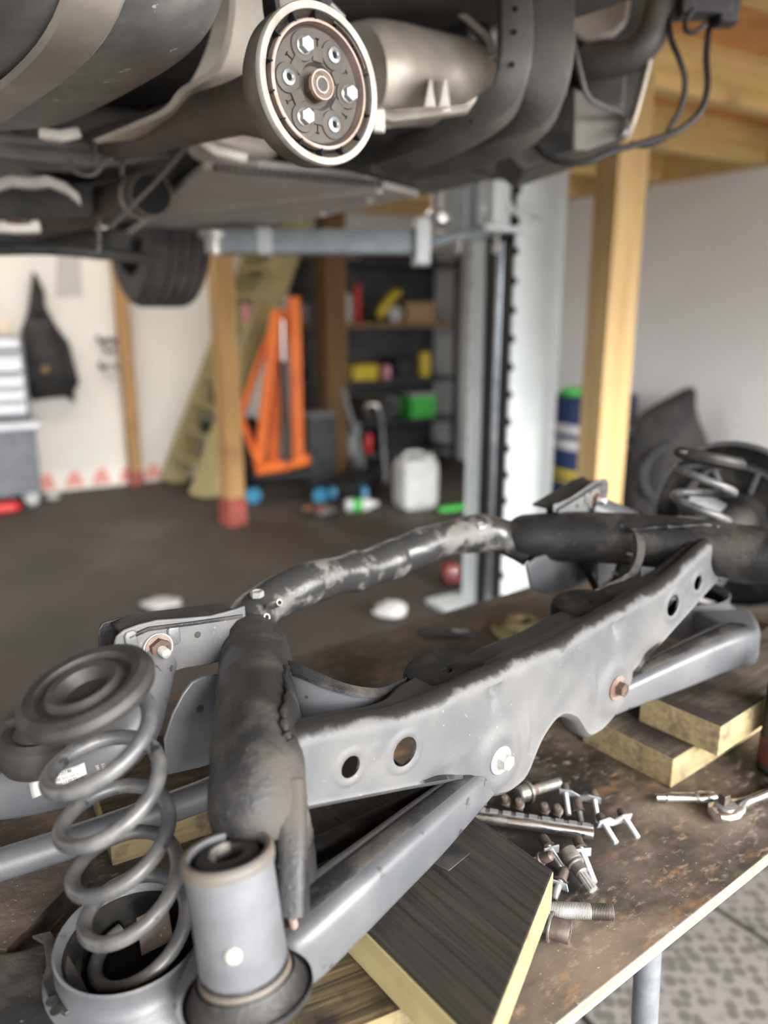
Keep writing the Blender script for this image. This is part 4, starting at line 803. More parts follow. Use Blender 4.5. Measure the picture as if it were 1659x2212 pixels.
put(MB().box(lp(.10, 0, 1.2), (.18, .26, 2.35), RL), 'cable_void', 'lift_black', lift)
put(MB().tube([lp(.0, -.055, .05), lp(.0, -.055, 1.75)], .019, 16), 'hydraulic_rod', 'rod_steel', lift)
put(MB().box(lp(-.010, -.122, 1.15), (.012, .05, 2.1), RL), 'lock_strip', 'lift_black', lift)
for k in range(15):
    z = .22+k*.122; put(MB().prism([lp(-.012, -.145, z), lp(-.012, -.172, z+.012), lp(-.012, -.172, z+.03), lp(-.012, -.145, z+.045)], D1*.008), 'lock_tooth', 'lift_black', lift, smooth=0)
    put(MB().prism([lp(-.010, .150, z), lp(-.010, .162, z+.012), lp(-.010, .162, z+.03), lp(-.010, .150, z+.045)], D1*.008), 'lock_tooth', 'lift_black', lift, smooth=0)
put(MB().box(lp(.10, 0, .012), (.55, .5, .024), RL), 'base_plate', 'lift_grey', lift, bevel=.004)
# carriage, arms and pads
put(MB().box(lp(-.06, 0, 1.90), (.10, .24, .18), RL), 'carriage', 'lift_grey', lift, bevel=.006)
put(MB().box(lp(-.08, -.03, 1.79), (.26, .34, .022), RL), 'carriage_plate', 'lift_grey', lift, bevel=.004)
put(MB().prism([dp(x, y, 3.25) for x, y in ((1040, 438), (1128, 436), (1182, 458), (1180, 472), (1128, 462), (1040, 462))], V((0, .14, 0))), 'carriage_shelf', 'lift_grey', lift, bevel=.004)
A0, A1 = dp(912, 524, 2.85), dp(470, 522, 2.78)
put(MB().rect_sweep([A0, A1], .09, .088, V((0, 0, 1)), .12), 'swing_arm', 'lift_blue', lift)
put(MB().rect_sweep([A0+(A0-A1).normalized()*.02, A0-(A0-A1).normalized()*.03], .14, .165, V((0, 0, 1)), .1), 'arm_collar', 'lift_grey', lift)
put(MB().rect_sweep([dp(560, 522, 2.79), dp(590, 522, 2.79)], .096, .094, V((0, 0, 1)), .12), 'arm_band', 'lift_grey', lift)
put(MB().rect_sweep([A0, dp(960, 512, 3.05), dp(1030, 505, 3.25)], .11, .03, V((0, 0, 1)), .15), 'arm_root', 'lift_blue', lift)
put(MB().box(dp(985, 440, 3.16), (.012, .14, .22), RL).box(dp(1012, 440, 3.2), (.012, .14, .24), RL), 'pad_bracket', 'lift_blue', lift, bevel=.003)
q = dp(946, 470, 3.08); z = V((0, 0, 1))
put(MB().lathe([(0, -.02), (.05, -.02), (.05, .01), (.03, .03), (.026, .04), (0, .04)], q, z, 24), 'pad_socket', 'zinc', lift)
put(threaded(MB(), q, z, .026, .175, .012, 20), 'pad_screw', 'zinc_bright', lift)
put(MB().lathe([(0, .175), (.085, .175), (.09, .185), (.09, .20), (.08, .205), (0, .205)], q+V((.02, 0, 0)), z, 32), 'pad', 'heat_alloy', lift)
q = dp(462, 548, 2.75)
put(MB().lathe([(0, 0), (.03, 0), (.03, .05), (.05, .055), (.05, .075), (0, .075)], q, z, 24), 'pad', 'zinc', lift)
for x in (992, 1072): put(MB().tube([dp(x, 505, 3.12), dp(x-2, 548, 3.12)], .012, 12), 'pivot_pin', 'zinc_bright', lift)
# ================================================================== TIMBER POSTS
def post(name, base, w, h, rz, m, label, footm=None, foot_h=0., lean=(0, 0), d_=None):
    d_ = d_ or w; r = thing(name, base, label, 'post')
    me = MB().box((h/2, 0, 0), (h, w, d_)).mesh(name, smooth=0); me.materials.append(MATS[m]); o = bpy.data.objects.new('timber', me); COL.objects.link(o); o.parent = r
    o.rotation_euler = (V((lean[0], lean[1], 1)).to_track_quat('X', 'Y')).to_euler(); b = o.modifiers.new('bevel', 'BEVEL'); b.width = .006; b.segments = 2
    o.rotation_euler = (Matrix.Rotation(rz, 3, 'Z') @ Matrix(((0, 0, -1), (0, 1, 0), (1, 0, 0)))).to_euler()
    if footm: put(MB().box(V(base)+V((0, 0, foot_h/2)), (w+.012, d_+.012, foot_h), Matrix.Rotation(rz, 3, 'Z')), 'painted_foot', footm, r, bevel=.005)
    return r
wood('pine_shaded', (.16, .095, .04), (.10, .06, .025), None, gsc=8.)  # shade on the corner post put into a darker pine colour
wa = math.atan2(D1.y, D1.x)
post('timber_post', az(287, 1042, 0)-D2*((az(287, 1042, 0)-KC).dot(D2)+.078), .10, 2.338, wa, 'pine_brown', 'slim brown timber post against the cream wall beside the black jacket', 'red_paint', .13)
mpb = az(505, 1132, 0); post('timber_post', mpb, .13, 2.338, wa+.2, 'pine_brown', 'thick orange brown timber post with a red painted foot in mid floor', 'red_paint', .20)
rpb = ay_(1297, 1000, 3.3); rpb.z = 0; post('timber_post', rpb, .145, 2.338, wa-.16, 'pine_yellow', 'tall pale yellow timber post in front of the blue drum')
dk = ay_(722, 1040, 6.9); dk.z = 0; post('timber_post', dk, .20, 2.338, wa, 'pine_shaded', 'dark brown timber post in shade behind the left end of the shelves')
# two hose hooks on the slim post
for (x, y), lb in zip(((232, 738), (236, 795)), ('upper black hook on the slim post', 'lower black and steel hook on the slim post')):
    q = ay_(x, y, 6.45); r = thing('wall_hook', q, lb, 'hook', 'hooks on the slim post')
    put(MB().tube(smooth_path([q+V((.06, .03, 0)), q+V((.03, 0, .02)), q+V((-.05, -.03, .0)), q+V((-.06, -.03, .05))], 4), .014, 10), 'hook', 'lift_black', r)
    put(MB().tube(arc(q+V((.02, -.02, -.03)), V((1, 0, 0)), V((0, 0, 1)), .045, 0, 6.0, 16), .012, 8), 'loop', 'zinc' if y > 760 else 'lift_black', r)
# ================================================================== STAIRS of treated timber
stair = thing('timber_stair', az(400, 1050, 0), 'steep greenish timber staircase leaning up behind the thick orange post', 'staircase')
sb0, st0 = az(372, 1042, 0), ay_(566, 520, 7.2); sb1, st1 = az(437, 1075, 0), ay_(622, 535, 6.55)
def stringer(b, t):
    d_ = (t-b).normalized(); t2 = b+d_*((2.3)/d_.z); ln_ = (t2-b).length; me = MB().box((ln_/2, 0, 0), (ln_, .05, .22)).mesh('stringer', smooth=0); me.materials.append(MATS['treated_green'])
    o = bpy.data.objects.new('stringer', me); COL.objects.link(o); o.parent = stair; o.location = b-stair.location
    sdv = (sb1-sb0); sdv.z = 0; y = (sdv-d_*sdv.dot(d_)).normalized(); zz = d_.cross(y); o.rotation_euler = Matrix((d_, y, zz)).transposed().to_euler()
    return d_, ln_
dA, lA = stringer(sb0, st0); dB, lB = stringer(sb1, st1)
for k in range(9):
    z = .24+k*.225; pA = sb0+dA*(z/dA.z); pB = sb1+dB*(z/dB.z); m_ = (pA+pB)/2; xv = (pB-pA); L_ = xv.length; xv.normalize(); yv = V((0, 0, 1)).cross(xv).normalized()
    me = MB().box((0, 0, 0), (L_*.96, .20, .04)).mesh('tread', smooth=0); me.materials.append(MATS['treated_green']); o = bpy.data.objects.new('tread', me); COL.objects.link(o); o.parent = stair; o.location = m_-stair.location
    o.rotation_euler = Matrix((xv, yv, xv.cross(yv))).transposed().to_euler()
# things standing on the treads
def on_tread(k, f): z = .24+k*.225; pA = sb0+dA*(z/dA.z); pB = sb1+dB*(z/dB.z); return pA*(1-f)+pB*f+V((0, 0, .0205))
def can(q, r, h, m, name, label, cap='zinc', cat='can'):
    t = thing(name, q, label, cat); put(MB().lathe([(0, 0), (r*.96, 0), (r, .006), (r, h*.86), (r*.9, h*.9), (r*.35, h*.93)], q, (0, 0, 1), 20), 'body', m, t); put(MB().lathe([(r*.5, h*.9), (r*.5, h), (0, h)], q, (0, 0, 1), 16), 'cap', cap, t); return t
mat('red_plastic', (.55, .03, .03), .4); mat('white_plastic', (.42, .435, .43), .45, 0, (.34, .35, .345), 6); mat('blue_plastic', (.04, .22, .38), .4); mat('green_plastic', (.05, .42, .06), .45); mat('yellow_plastic', (.50, .38, .02), .45); mat('purple_plastic', (.35, .08, .5), .45); mat('black_plastic', (.012, .012, .013), .45); mat('grey_plastic', (.16, .17, .18), .5); mat('pink_plastic', (.6, .25, .3), .5); mat('cream_plastic', (.7, .6, .45), .5); mat('drum_blue', (.012, .03, .10), .4); mat('drum_white', (.55, .57, .58), .45, 0, (.42, .44, .45), 12); mat('brown_card', (.30, .20, .10), .8); mat('cloth_black', (.018, .018, .02), .9, 0, (.04, .037, .035), 8, bump=.3, bsc=30); mat('paper', (.45, .44, .43), .8); mat('crane_orange', (.72, .16, .02), .4, .1, (.6, .12, .02), 6); mat('dark_metal', (.035, .036, .04), .5, .4, (.06, .06, .065), 8); mat('chest_grey', (.11, .12, .14), .4, .3, (.14, .15, .17), 6); mat('chest_silver', (.52, .53, .56), .38, .5, (.45, .46, .48), 6)
can(on_tread(3, .35), .055, .13, 'red_plastic', 'paint_tin', 'red tin standing on a stair tread', cat='tin')
can(on_tread(3, .75), .045, .16, 'white_plastic', 'spray_bottle', 'pale bottle on the stair tread beside the red tin', cat='bottle')
can(on_tread(5, .55), .04, .15, 'pink_plastic', 'spray_can', 'pink and grey spray can higher on the stairs', 'grey_plastic')
can(on_tread(2, .6), .07, .12, 'black_plastic', 'paint_tin', 'black tin low on the stairs', cat='tin')
can(on_tread(1, .6), .08, .12, 'black_plastic', 'paint_tin', 'black tin on the second lowest stair tread', cat='tin')
# ================================================================== TOOL CHEST
tcb = az(60, 1078, 0); tcb = tcb+V((-.25, .0, 0))-D2*.42-D1*.02; CHX = D1; CHY = D2
chest = thing('tool_chest', tcb, 'grey rolling tool chest with silver drawers at the left edge', 'tool chest')
def ch(x, y, z): return tcb+CHX*x+CHY*y+V((0, 0, z))
put(MB().box(ch(0, .18, .36), (.62, .42, .50), RL), 'cabinet', 'chest_grey', chest, bevel=.008)
put(MB().box(ch(0, .17, .635), (.72, .48, .05), RL), 'worktop', 'chest_silver', chest, bevel=.006)
put(MB().box(ch(0, .18, .98), (.60, .36, .62), RL), 'drawer_case', 'chest_grey', chest, bevel=.008)
for k, (z, h) in enumerate(((.77, .085), (.87, .085), (.97, .085), (1.10, .12))):
    dr_ = put(MB().box(ch(0, -.01, z), (.54, .03, h), RL), 'drawer', 'chest_silver', chest, bevel=.004)
    put(MB().box(ch(0, -.03, z+h*.3), (.50, .014, .015), RL), 'handle', 'chest_grey', dr_, bevel=.003)
put(MB().box(ch(0, -.01, 1.235), (.54, .03, .07), RL), 'lid_front', 'chest_silver', chest, bevel=.004)
for x in (-.24, .24):
    for y in (.05, .32):
        q = ch(x, y, .055); cs_ = put(MB().lathe([(0, -.02), (.05, -.02), (.055, -.01), (.055, .01), (.05, .02), (0, .02)], q, D2, 24), 'caster', 'white_plastic', chest)
        put(MB().box(q+V((0, 0, .05)), (.06, .06, .02), RL), 'fork', 'zinc', cs_)
q = ch(.10, .2, 1.2925); can(q, .045, .22, 'purple_plastic', 'spray_bottle', 'purple spray bottle on top of the tool chest', 'red_plastic', 'bottle')
can(ch(.20, .12, 1.2925), .04, .11, 'cream_plastic', 'tin', 'cream tin on the tool chest in front of the purple bottle', 'cream_plastic', 'tin')
q = az(12, 1105, 0); put(MB().sell(q+V((0, 0, .035)), (.11, .08, .035), RL, 3.), 'rag', 'red_plastic', label='red rag on the floor under the tool chest', cat='rag')
q = az(115, 1080, 0); put(MB().sell(q+V((0, 0, .03)), (.05, .04, .03), RL, 2.5), 'cup', 'white_plastic', label='small pale cup on the floor beside the tool chest', cat='cup')
# ================================================================== JACKET, NOTE
def on_wall(x, y, off=.02):
    r = ray(x, y); n_ = D2; t = ((KC-D2*off-C0).dot(n_))/r.dot(n_); return C0+r*t
jo = on_wall(95, 720, .10); jk = thing('jacket', on_wall(100, 870, .08), 'black jacket hanging by its hood on the cream wall', 'jacket')
def cloth(px, t0, t1, nm, m, par, seed=1):
    rnd = random.Random(seed); P = [(x, y) for x, y in px]; cx_ = sum(p[0] for p in P)/len(P); cy_ = sum(p[1] for p in P)/len(P); N = len(P); secs = []
    for s_, o_ in ((1., t0*.5), (.97, t0), (.8, t1*.8), (.5, t1), (.2, t1*1.05)):
        secs.append([on_wall(cx_+(x-cx_)*s_, cy_+(y-cy_)*s_, o_+(rnd.random()-.5)*.03*(s_ < .9)) for x, y in P])
    mb = MB().loft(secs, caps=True); return put(mb, nm, m, par, smooth=60)
cloth([(72, 583), (82, 600), (96, 630), (98, 660), (104, 690), (88, 700), (66, 702), (58, 680), (64, 640), (68, 610)], .05, .16, 'hood', 'cloth_black', jk, 1)
cloth([(60, 672), (100, 665), (120, 700), (150, 745), (160, 790), (172, 825), (160, 845), (163, 870), (140, 858), (100, 862), (70, 866), (46, 830), (40, 770), (45, 715)], .06, .20, 'body', 'cloth_black', jk, 2)
cloth([(118, 700), (150, 740), (162, 790), (172, 828), (158, 848), (140, 830), (128, 770)], .08, .24, 'sleeve', 'cloth_black', jk, 3)
cloth([(85, 790), (105, 785), (112, 805), (98, 815), (84, 808)], .20, .23, 'patch', 'brown_card', jk, 4)
put(MB().prism([on_wall(x, y, .006) for x, y in ((122, 545), (172, 543), (178, 640), (120, 642))], -D2*.002), 'paper_note', 'paper', label='white sheet of paper pinned to the cream wall', cat='paper', smooth=0)
# ================================================================== SHELVES in the corner
RSH = RL
so0 = V((-.62, 6.98, 0)); 
def sh(u, v, z): return so0+D1*u+D2*v+V((0, 0, z))        # u along, v depth, z height
SLV = (.14, .44, .84, 1.36, 1.92); SW, SD = 1.56, .45
shelf = thing('shelving_rack', sh(SW/2, SD/2, 0), 'dark metal shelving rack crowded with garage clutter in the corner', 'shelving')
for u in (0, SW):
    for v in (0, SD): put(MB().box(sh(u, v, 1.02), (.045, .045, 2.04), RSH), 'upright', 'dark_metal', shelf, bevel=.003)
wood('shelf_wood', (.26, .17, .08), (.16, .10, .05), None, gsc=8.)
for z in SLV: put(MB().box(sh(SW/2, SD/2, z-.02), (SW, SD, .04), RSH), 'shelf_board', 'shelf_wood' if z == 1.36 else 'dark_metal', shelf, bevel=.003)
def crate(q, size, m, name, label, cat='box', lid=None):
    t = thing(name, q, label, cat); put(MB().box(q+V((0, 0, size[2]/2)), size, RSH), 'body', m, t, bevel=.012)
    put(MB().box(q+V((0, 0, size[2]+.01)), (size[0]*1.04, size[1]*1.04, .025), RSH), 'lid', lid or m, t, bevel=.006); return t
def lump(q, r, m, name, label, cat, e=2.6):
    t = thing(name, q, label, cat); put(MB().sell(q+V((0, 0, r[2])), r, RSH, e), 'body', m, t); put(MB().lathe([(0, 0), (r[0]*.45, 0), (r[0]*.45, .04), (r[0]*.3, .06), (0, .06)], q+V((0, 0, r[2]))-D2*(r[1]*.9), -D2, 20), 'port', 'dark_metal', t); return t
g3, g2_, g1, g0, g4 = [SLV[k]+.003 for k in (3, 2, 1, 0, 4)]
crate(sh(.12, .2, g3), (.18, .25, .14), 'grey_plastic', 'storage_box', 'grey box at the left end of the wooden shelf')
can(sh(.42, .15, g3), .045, .28, 'white_plastic', 'bottle', 'tall whitish bottle on the wooden shelf', 'grey_plastic', 'bottle')
can(sh(.58, .25, g3), .035, .36, 'red_plastic', 'spray_can', 'red can at the back of the wooden shelf', 'red_plastic')
t_ = thing('angle_grinder', sh(.80, .1, g3), 'yellow power tool on the wooden shelf', 'power tool')
put(MB().rect_sweep(smooth_path([sh(.72, .1, g3+.05), sh(.78, .08, g3+.14), sh(.86, .08, g3+.24), sh(.95, .1, g3+.28)], 4), lerp_list([.08, .11, .09, .07], 4), lerp_list([.08, .11, .09, .06], 4), D2, .4), 'body', 'yellow_plastic', t_)
put(MB().lathe([(0, -.02), (.07, -.02), (.07, .02), (0, .02)], sh(.84, .0, g3+.075), D2, 24), 'disc_guard', 'white_plastic', t_)
crate(sh(1.18, .2, g3), (.34, .28, .17), 'brown_card', 'cardboard_box', 'brown cardboard box at the right end of the wooden shelf')
can(sh(.33, .15, g2_), .05, .30, 'white_plastic', 'bottle', 'slim white bottle left on the shelf below the yellow tool', 'white_plastic', 'bottle')
can(sh(.14, .15, g2_), .055, .13, 'white_plastic', 'jar', 'squat white jar at the left of the middle shelf', 'grey_plastic', 'jar')
crate(sh(.53, .1, g2_), (.27, .2, .12), 'yellow_plastic', 'tool_case', 'olive yellow tool case on the middle shelf', 'case')
can(sh(.82, .12, g2_), .045, .13, 'pink_plastic', 'tin', 'pink tin on the middle shelf', 'grey_plastic', 'tin')
crate(sh(1.02, .2, g2_), (.2, .25, .16), 'black_plastic', 'storage_box', 'black box on the middle shelf behind the pink tin')
can(sh(1.26, .12, g2_), .06, .26, 'yellow_plastic', 'oil_bottle', 'yellow bottle at the right end of the middle shelf', 'black_plastic', 'bottle')
lump(sh(.80, .15, g1), (.17, .12, .12), 'grey_plastic', 'alternator', 'grey rounded motor part on the lower shelf', 'motor part')
lump(sh(.22, .2, g1), (.14, .12, .11), 'brown_card', 'starter_motor', 'brown motor part on the lower shelf left', 'motor part')
crate(sh(1.2, .15, g1), (.3, .26, .22), 'green_plastic', 'storage_tub', 'green tub with a white lid at the right of the lower shelf', 'tub', 'white_plastic')
can(sh(.52, .12, g1), .04, .12, 'red_plastic', 'tin', 'small red tin on the lower shelf', 'red_plastic', 'tin')
crate(sh(.35, .1, g0), (.22, .22, .2), 'white_plastic', 'storage_tub', 'white tub on the bottom shelf', 'tub')
can(sh(.60, .1, g0), .05, .2, 'red_plastic', 'oil_can', 'dark red can on the bottom shelf beside the white tub', 'black_plastic')
crate(sh(1.0, .2, g0), (.4, .3, .2), 'black_plastic', 'storage_box', 'black box on the bottom shelf')
crate(sh(.3, .25, g4), (.4, .3, .15), 'brown_card', 'cardboard_box', 'brown box on the top shelf')
crate(sh(.95, .25, g4), (.5, .3, .16), 'black_plastic', 'storage_box', 'long black box on the top shelf')
rc = random.Random(11); mat('clutter_dark', (.03, .03, .032), .5, .3, (.09, .085, .08), 20)
for k in range(16):
    lv = SLV[k % 4]; j = k//4; u = (.09, .47, .76, 1.33)[j]+.02*rc.random(); q = sh(u, .40, lv+.003); h = .12+.14*rc.random()
    t = thing('spare_part', q, '%s narrow dark part from the left at the back of the %s shelf' % (('first', 'second', 'third', 'fourth')[j], ('bottom', 'lower', 'middle', 'wooden')[k % 4]), 'spare part', 'dark spare parts on the rack'); r_ = .022+.008*rc.random()
    put(MB().lathe([(0, 0), (r_, 0), (r_, h*.6), (r_*.6, h*.7), (r_*.6, h), (0, h)], q, (0, 0, 1), 14), 'body', 'clutter_dark', t); put(MB().box(q+V((0, 0, h*.35))-D2*r_, (r_*1.2, .012, h*.3), RSH), 'lug', rc.choice(['clutter_dark', 'grey_plastic', 'rusty', 'old_steel']), t)
# dark sheet added behind the rack, standing in for the corner's shade
put(MB().box(sh(SW/2, SD+.03, 1.0), (SW, .012, 1.9), RSH), 'shade_sheet', 'dark_metal', shelf)
# ---- big translucent jerrycan on the floor
q = az(897, 1098, 0); jc = thing('jerrycan', q, 'large translucent white plastic container on the floor before the shelves', 'jerrycan')
put(MB().sell(q+V((0, 0, .20)), (.155, .11, .20), Matrix.Rotation(.5, 3, 'Z'), 6., 36, 24), 'body', 'white_plastic', jc)
put(MB().rect_sweep(smooth_path([q+V((-.10, 0, .38)), q+V((-.06, 0, .43)), q+V((.04, 0, .43)), q+V((.08, 0, .38))], 4), .03, .022, V((0, 1, 0)), .4), 'handle', 'white_plastic', jc)
put(MB().lathe([(.032, .38), (.032, .43), (0, .43)], q+V((.10, -.02, 0)), (0, 0, 1), 20), 'cap', 'white_plastic', jc)
# ---- black floor machines left of the rack
q = ay_(775, 1060, 6.2); q.z = 0.002; tj = thing('trolley_jack', q, 'black trolley jack with a grey handle beside the orange crane', 'jack')
put(MB().rect_sweep([q+V((-.12, -.25, .08)), q+V((.02, .1, .10)), q+V((.1, .35, .12))], [.22, .26, .2], [.1, .14, .12], V((0, 0, 1)), .25), 'chassis', 'black_plastic', tj)
put(MB().tube([q+V((.05, .25, .12)), q+V((-.05, .2, .55)), q+V((-.13, .15, .85))], .02, 12), 'handle', 'grey_plastic', tj)
for x, y in ((-.2, -.22), (.05, -.2)): put(MB().lathe([(0, -.025), (.05, -.025), (.055, 0), (.05, .025), (0, .025)], q+V((x, y, .055)), (1, .2, 0), 20), 'wheel', 'blue_plastic', tj)
q = ay_(800, 1010, 6.85); q.z = 0; pc_ = thing('parts_washer', q, 'black machine on legs with a silver tap between crane and rack', 'machine')
put(MB().box(q+V((0, 0, .62)), (.26, .28, .22), RSH), 'cabinet', 'black_plastic', pc_, bevel=.02)
put(MB().tube(smooth_path([q+V((-.03, -.15, .55)), q+V((-.03, -.2, .66)), q+V((.06, -.2, .68)), q+V((.1, -.16, .5))], 4), .022, 12), 'tap', 'chrome', pc_)
for x in (-.1, .1):
    for y in (-.1, .1): put(MB().tube([q+V((x*1.4, y*1.4, 0)), q+V((x, y, .52))], .016, 10), 'leg', 'grey_plastic', pc_)
q = ay_(684, 960, 6.5); q.z = 0; crate(q, (.26, .24, .62), 'dark_metal', 'battery_charger', 'tall dark charger box behind the orange crane', 'charger', 'grey_plastic'); 
# ================================================================== ENGINE CRANE (folded, orange)
cb = ay_(605, 1012, 6.05); cb.z = 0; crn = thing('engine_crane', cb, 'orange folded engine crane with blue wheels in front of the stairs', 'engine crane')
YC = 6.0
def cpx(x, y, d=0.): return ay_(x, y, YC+d)
put(MB().rect_sweep([cpx(556, 1012), cpx(610, 1004), cpx(668, 990)], .13, .09, V((0, 0, 1)), .2), 'base_beam', 'crane_orange', crn)
put(MB().rect_sweep([cpx(590, 1000, .05), cpx(612, 700, .05), cpx(614, 668, .05)], .085, .085, V((0, 1, 0)), .15), 'leg', 'crane_orange', crn)
put(MB().rect_sweep([cpx(645, 995, .0), cpx(640, 800), cpx(636, 642)], .09, .09, V((0, 1, 0)), .15), 'leg', 'crane_orange', crn)
put(MB().rect_sweep([cpx(560, 1005, -.05), cpx(583, 800, -.05), cpx(598, 670, -.05)], .08, .09, V((0, 1, 0)), .15), 'mast', 'crane_orange', crn)
put(MB().rect_sweep([cpx(560, 1000, -.1), cpx(520, 900, .1), cpx(560, 780, .15), cpx(606, 668, .15)], .05, .06, V((0, 1, 0)), .15), 'boom', 'crane_orange', crn)
put(MB().tube([cpx(622, 1000, -.1), cpx(612, 780, -.05)], .028, 14), 'ram', 'black_plastic', crn)
put(MB().tube([cpx(612, 780, -.05), cpx(610, 690, -.05)], .016, 12), 'ram_rod', 'chrome', crn)
put(MB().tube([cpx(600, 660), cpx(640, 655)], .018, 10), 'hook_pin', 'grey_plastic', crn)
put(MB().rect_sweep([cpx(550, 1030), cpx(690, 1022)], .06, .05, V((0, 0, 1)), .2), 'axle_bar', 'black_plastic', crn)
for x, y in ((547, 1042), (692, 1030)):
    q = ay_(x, y, YC-.12); q.z = .062; put(MB().lathe([(0, -.025), (.058, -.025), (.062, 0), (.058, .025), (0, .025)], q, (.3, 1, 0), 22), 'caster', 'blue_plastic', crn)
q = ay_(540, 980, 6.5); q.z = 0; lump(q, (.13, .12, .30), 'black_plastic', 'vacuum_cleaner', 'black rounded vacuum behind the thick orange post', 'vacuum')
# ================================================================== DRUM, SACK
q = ay_(1272, 1100, 5.62); q.z = 0; dr = thing('oil_drum', q, 'blue steel drum with white and yellow bands behind the yellow post', 'drum')
R_ = .285
put(MB().lathe([(0, 0), (R_, 0), (R_, .28), (R_+.012, .295), (R_, .31), (R_, .57), (R_+.012, .585), (R_, .60), (R_, .85), (R_+.008, .86), (R_+.008, .875), (R_-.008, .875), (R_-.012, .855), (0, .855)], q, (0, 0, 1), 48), 'body', 'drum_blue', dr)
for z0_, z1_, m_ in ((.50, .57, 'drum_white'), (.61, .68, 'drum_white'), (.26, .35, 'yellow_plastic'), (.03, .14, 'drum_white')): put(MB().lathe([(R_+.001, z0_), (R_+.003, z0_), (R_+.003, z1_), (R_+.001, z1_)], q, (0, 0, 1), 48), 'painted_band', m_, dr)
put(MB().lathe([(0, .855), (.03, .855), (.03, .87), (0, .87)], q+V((.12, -.1, 0)), (0, 0, 1), 16), 'bung', 'zinc', dr)
qg = q+V((-.13, -.05, .875)); put(MB().sell(qg+V((0, 0, .03)), (.16, .08, .03), RL, 5.), 'plastic_tray', 'green_plastic', label='bright green tray lying on the blue drum', cat='tray')
qs = ay_(1425, 1000, 5.15); qs.z = 0; sk = thing('covered_wheel', qs, 'dark cloth draped over a wheel against the grey wall', 'cover')
rings = []
for z_, rx, ry, ox in ((0, .22, .2, 0), (.15, .24, .21, .01), (.40, .26, .2, .03), (.62, .25, .18, .04), (.78, .19, .14, .03), (.86, .13, .10, .07), (.93, .07, .06, .13), (.97, .03, .03, .16)):
    rings.append([qs+V((ox+rx*math.cos(a_)*(1+.06*math.sin(5*a_+z_*6)), ry*math.sin(a_)*(1+.06*math.cos(4*a_)), z_)) for a_ in [2*math.pi*k/32 for k in range(32)]])
put(MB().loft(rings), 'cover_cloth', 'cloth_black', sk, smooth=70)
put(MB().tube(arc(qs+V((.02, -.17, .42)), V((1, .1, 0)), V((0, 0, 1)), .19, math.radians(100), math.radians(260), 20), .02, 10), 'wheel_edge', 'dark_metal', sk)
# ================================================================== LITTER on the floor
def crumple(q, r, m, name, label, cat, seed):
    rnd = random.Random(seed); mb = MB(); N = 12; secs = []
    for i in range(7):
        v = -1.45+2.9*i/6; secs.append([q+V((r[0]*math.cos(v)*math.cos(u)*(.75+.5*rnd.random()), r[1]*math.cos(v)*math.sin(u)*(.75+.5*rnd.random()), r[2]*(1+math.sin(v))*(.8+.3*rnd.random())*.98)) for u in [2*math.pi*k/N for k in range(N)]])
    for s_ in secs:
        for p in s_: p.z = max(p.z, .002)
    return put(mb.loft(secs), name, m, label=label, cat=cat, smooth=20)
crumple(az(845, 1332, 0), (.09, .07, .04), 'paper', 'paper_scrap', 'crumpled white paper on the floor beyond the bench', 'paper', 3)
crumple(az(352, 1310, 0), (.10, .07, .02), 'paper', 'paper_scrap', 'flat pale paper on the floor left of the frame tube', 'paper', 5)
crumple(az(690, 1118, 0), (.13, .09, .05), 'chrome', 'foil_scrap', 'crumpled silver foil on the floor near the thick post', 'foil', 8)
q = az(775, 1108, 0); wb = thing('water_bottle', q, 'clear bottle with a green label lying on the floor', 'bottle')
mat('clear_pet', (.6, .63, .62), .15, 0, (.5, .52, .5), 8)
put(MB().lathe([(0, 0), (.045, 0), (.05, .02), (.05, .17), (.02, .22), (.018, .25), (0, .25)], q+V((-.1, .02, .05)), (1, .3, 0), 20), 'body', 'clear_pet', wb)
put(MB().lathe([(.0508, .05), (.0515, .05), (.0515, .12), (.0508, .12)], q+V((-.1, .02, .05)), (1, .3, 0), 20), 'label_band', 'green_plastic', wb)
q = az(985, 1100, 0); put(MB().sell(q+V((0, 0, .015)), (.16, .04, .015), Matrix.Rotation(.5, 3, 'Z'), 4.), 'plastic_strip', 'green_plastic', label='bright green strip on the floor beside the white container', cat='strip')
# ================================================================== added fill light strips under the ceiling, out of view
em = bpy.data.materials.new('fill_tube'); em.use_nodes = True; b_ = em.node_tree.nodes['Principled BSDF']; b_.inputs['Emission Color'].default_value = (1, .96, .90, 1); b_.inputs['Emission Strength'].default_value = 26.; MATS['fill_tube'] = em
for (x, y), lb in (((-2.9, 5.0), 'added fill light strip nearest the tool chest'), ((-1.9, 5.5), 'added fill light strip above the slim post'), ((.2, 4.4), 'added fill light strip above the lift post')):
    q = V((x, y, 2.34)); t = thing('fill_batten', q, lb, 'light', 'added fill light strips'); put(MB().box(q-V((0, 0, .02)), (1.2, .08, .04), RL), 'housing', 'white_plastic', t, bevel=.006); put(MB().box(q-V((0, 0, .05)), (1.16, .05, .02), RL), 'diffuser', 'fill_tube', t, bevel=.006)
# ================================================================== LOOSE PARTS ON THE BENCH
def lie(root, a, b):                                        # point local +X of a root from a to b
    a, b = V(a), V(b); d = (b-a).normalized(); root.location = a; y = V((0, 0, 1)).cross(d).normalized(); root.rotation_euler = Matrix((d, y, d.cross(y))).transposed().to_euler(); return root
def mk(name, label, cat, group=None): return thing(name, (0, 0, 0), label, cat, group)
X = V((1, 0, 0)); Z0 = V((0, 0, 0))
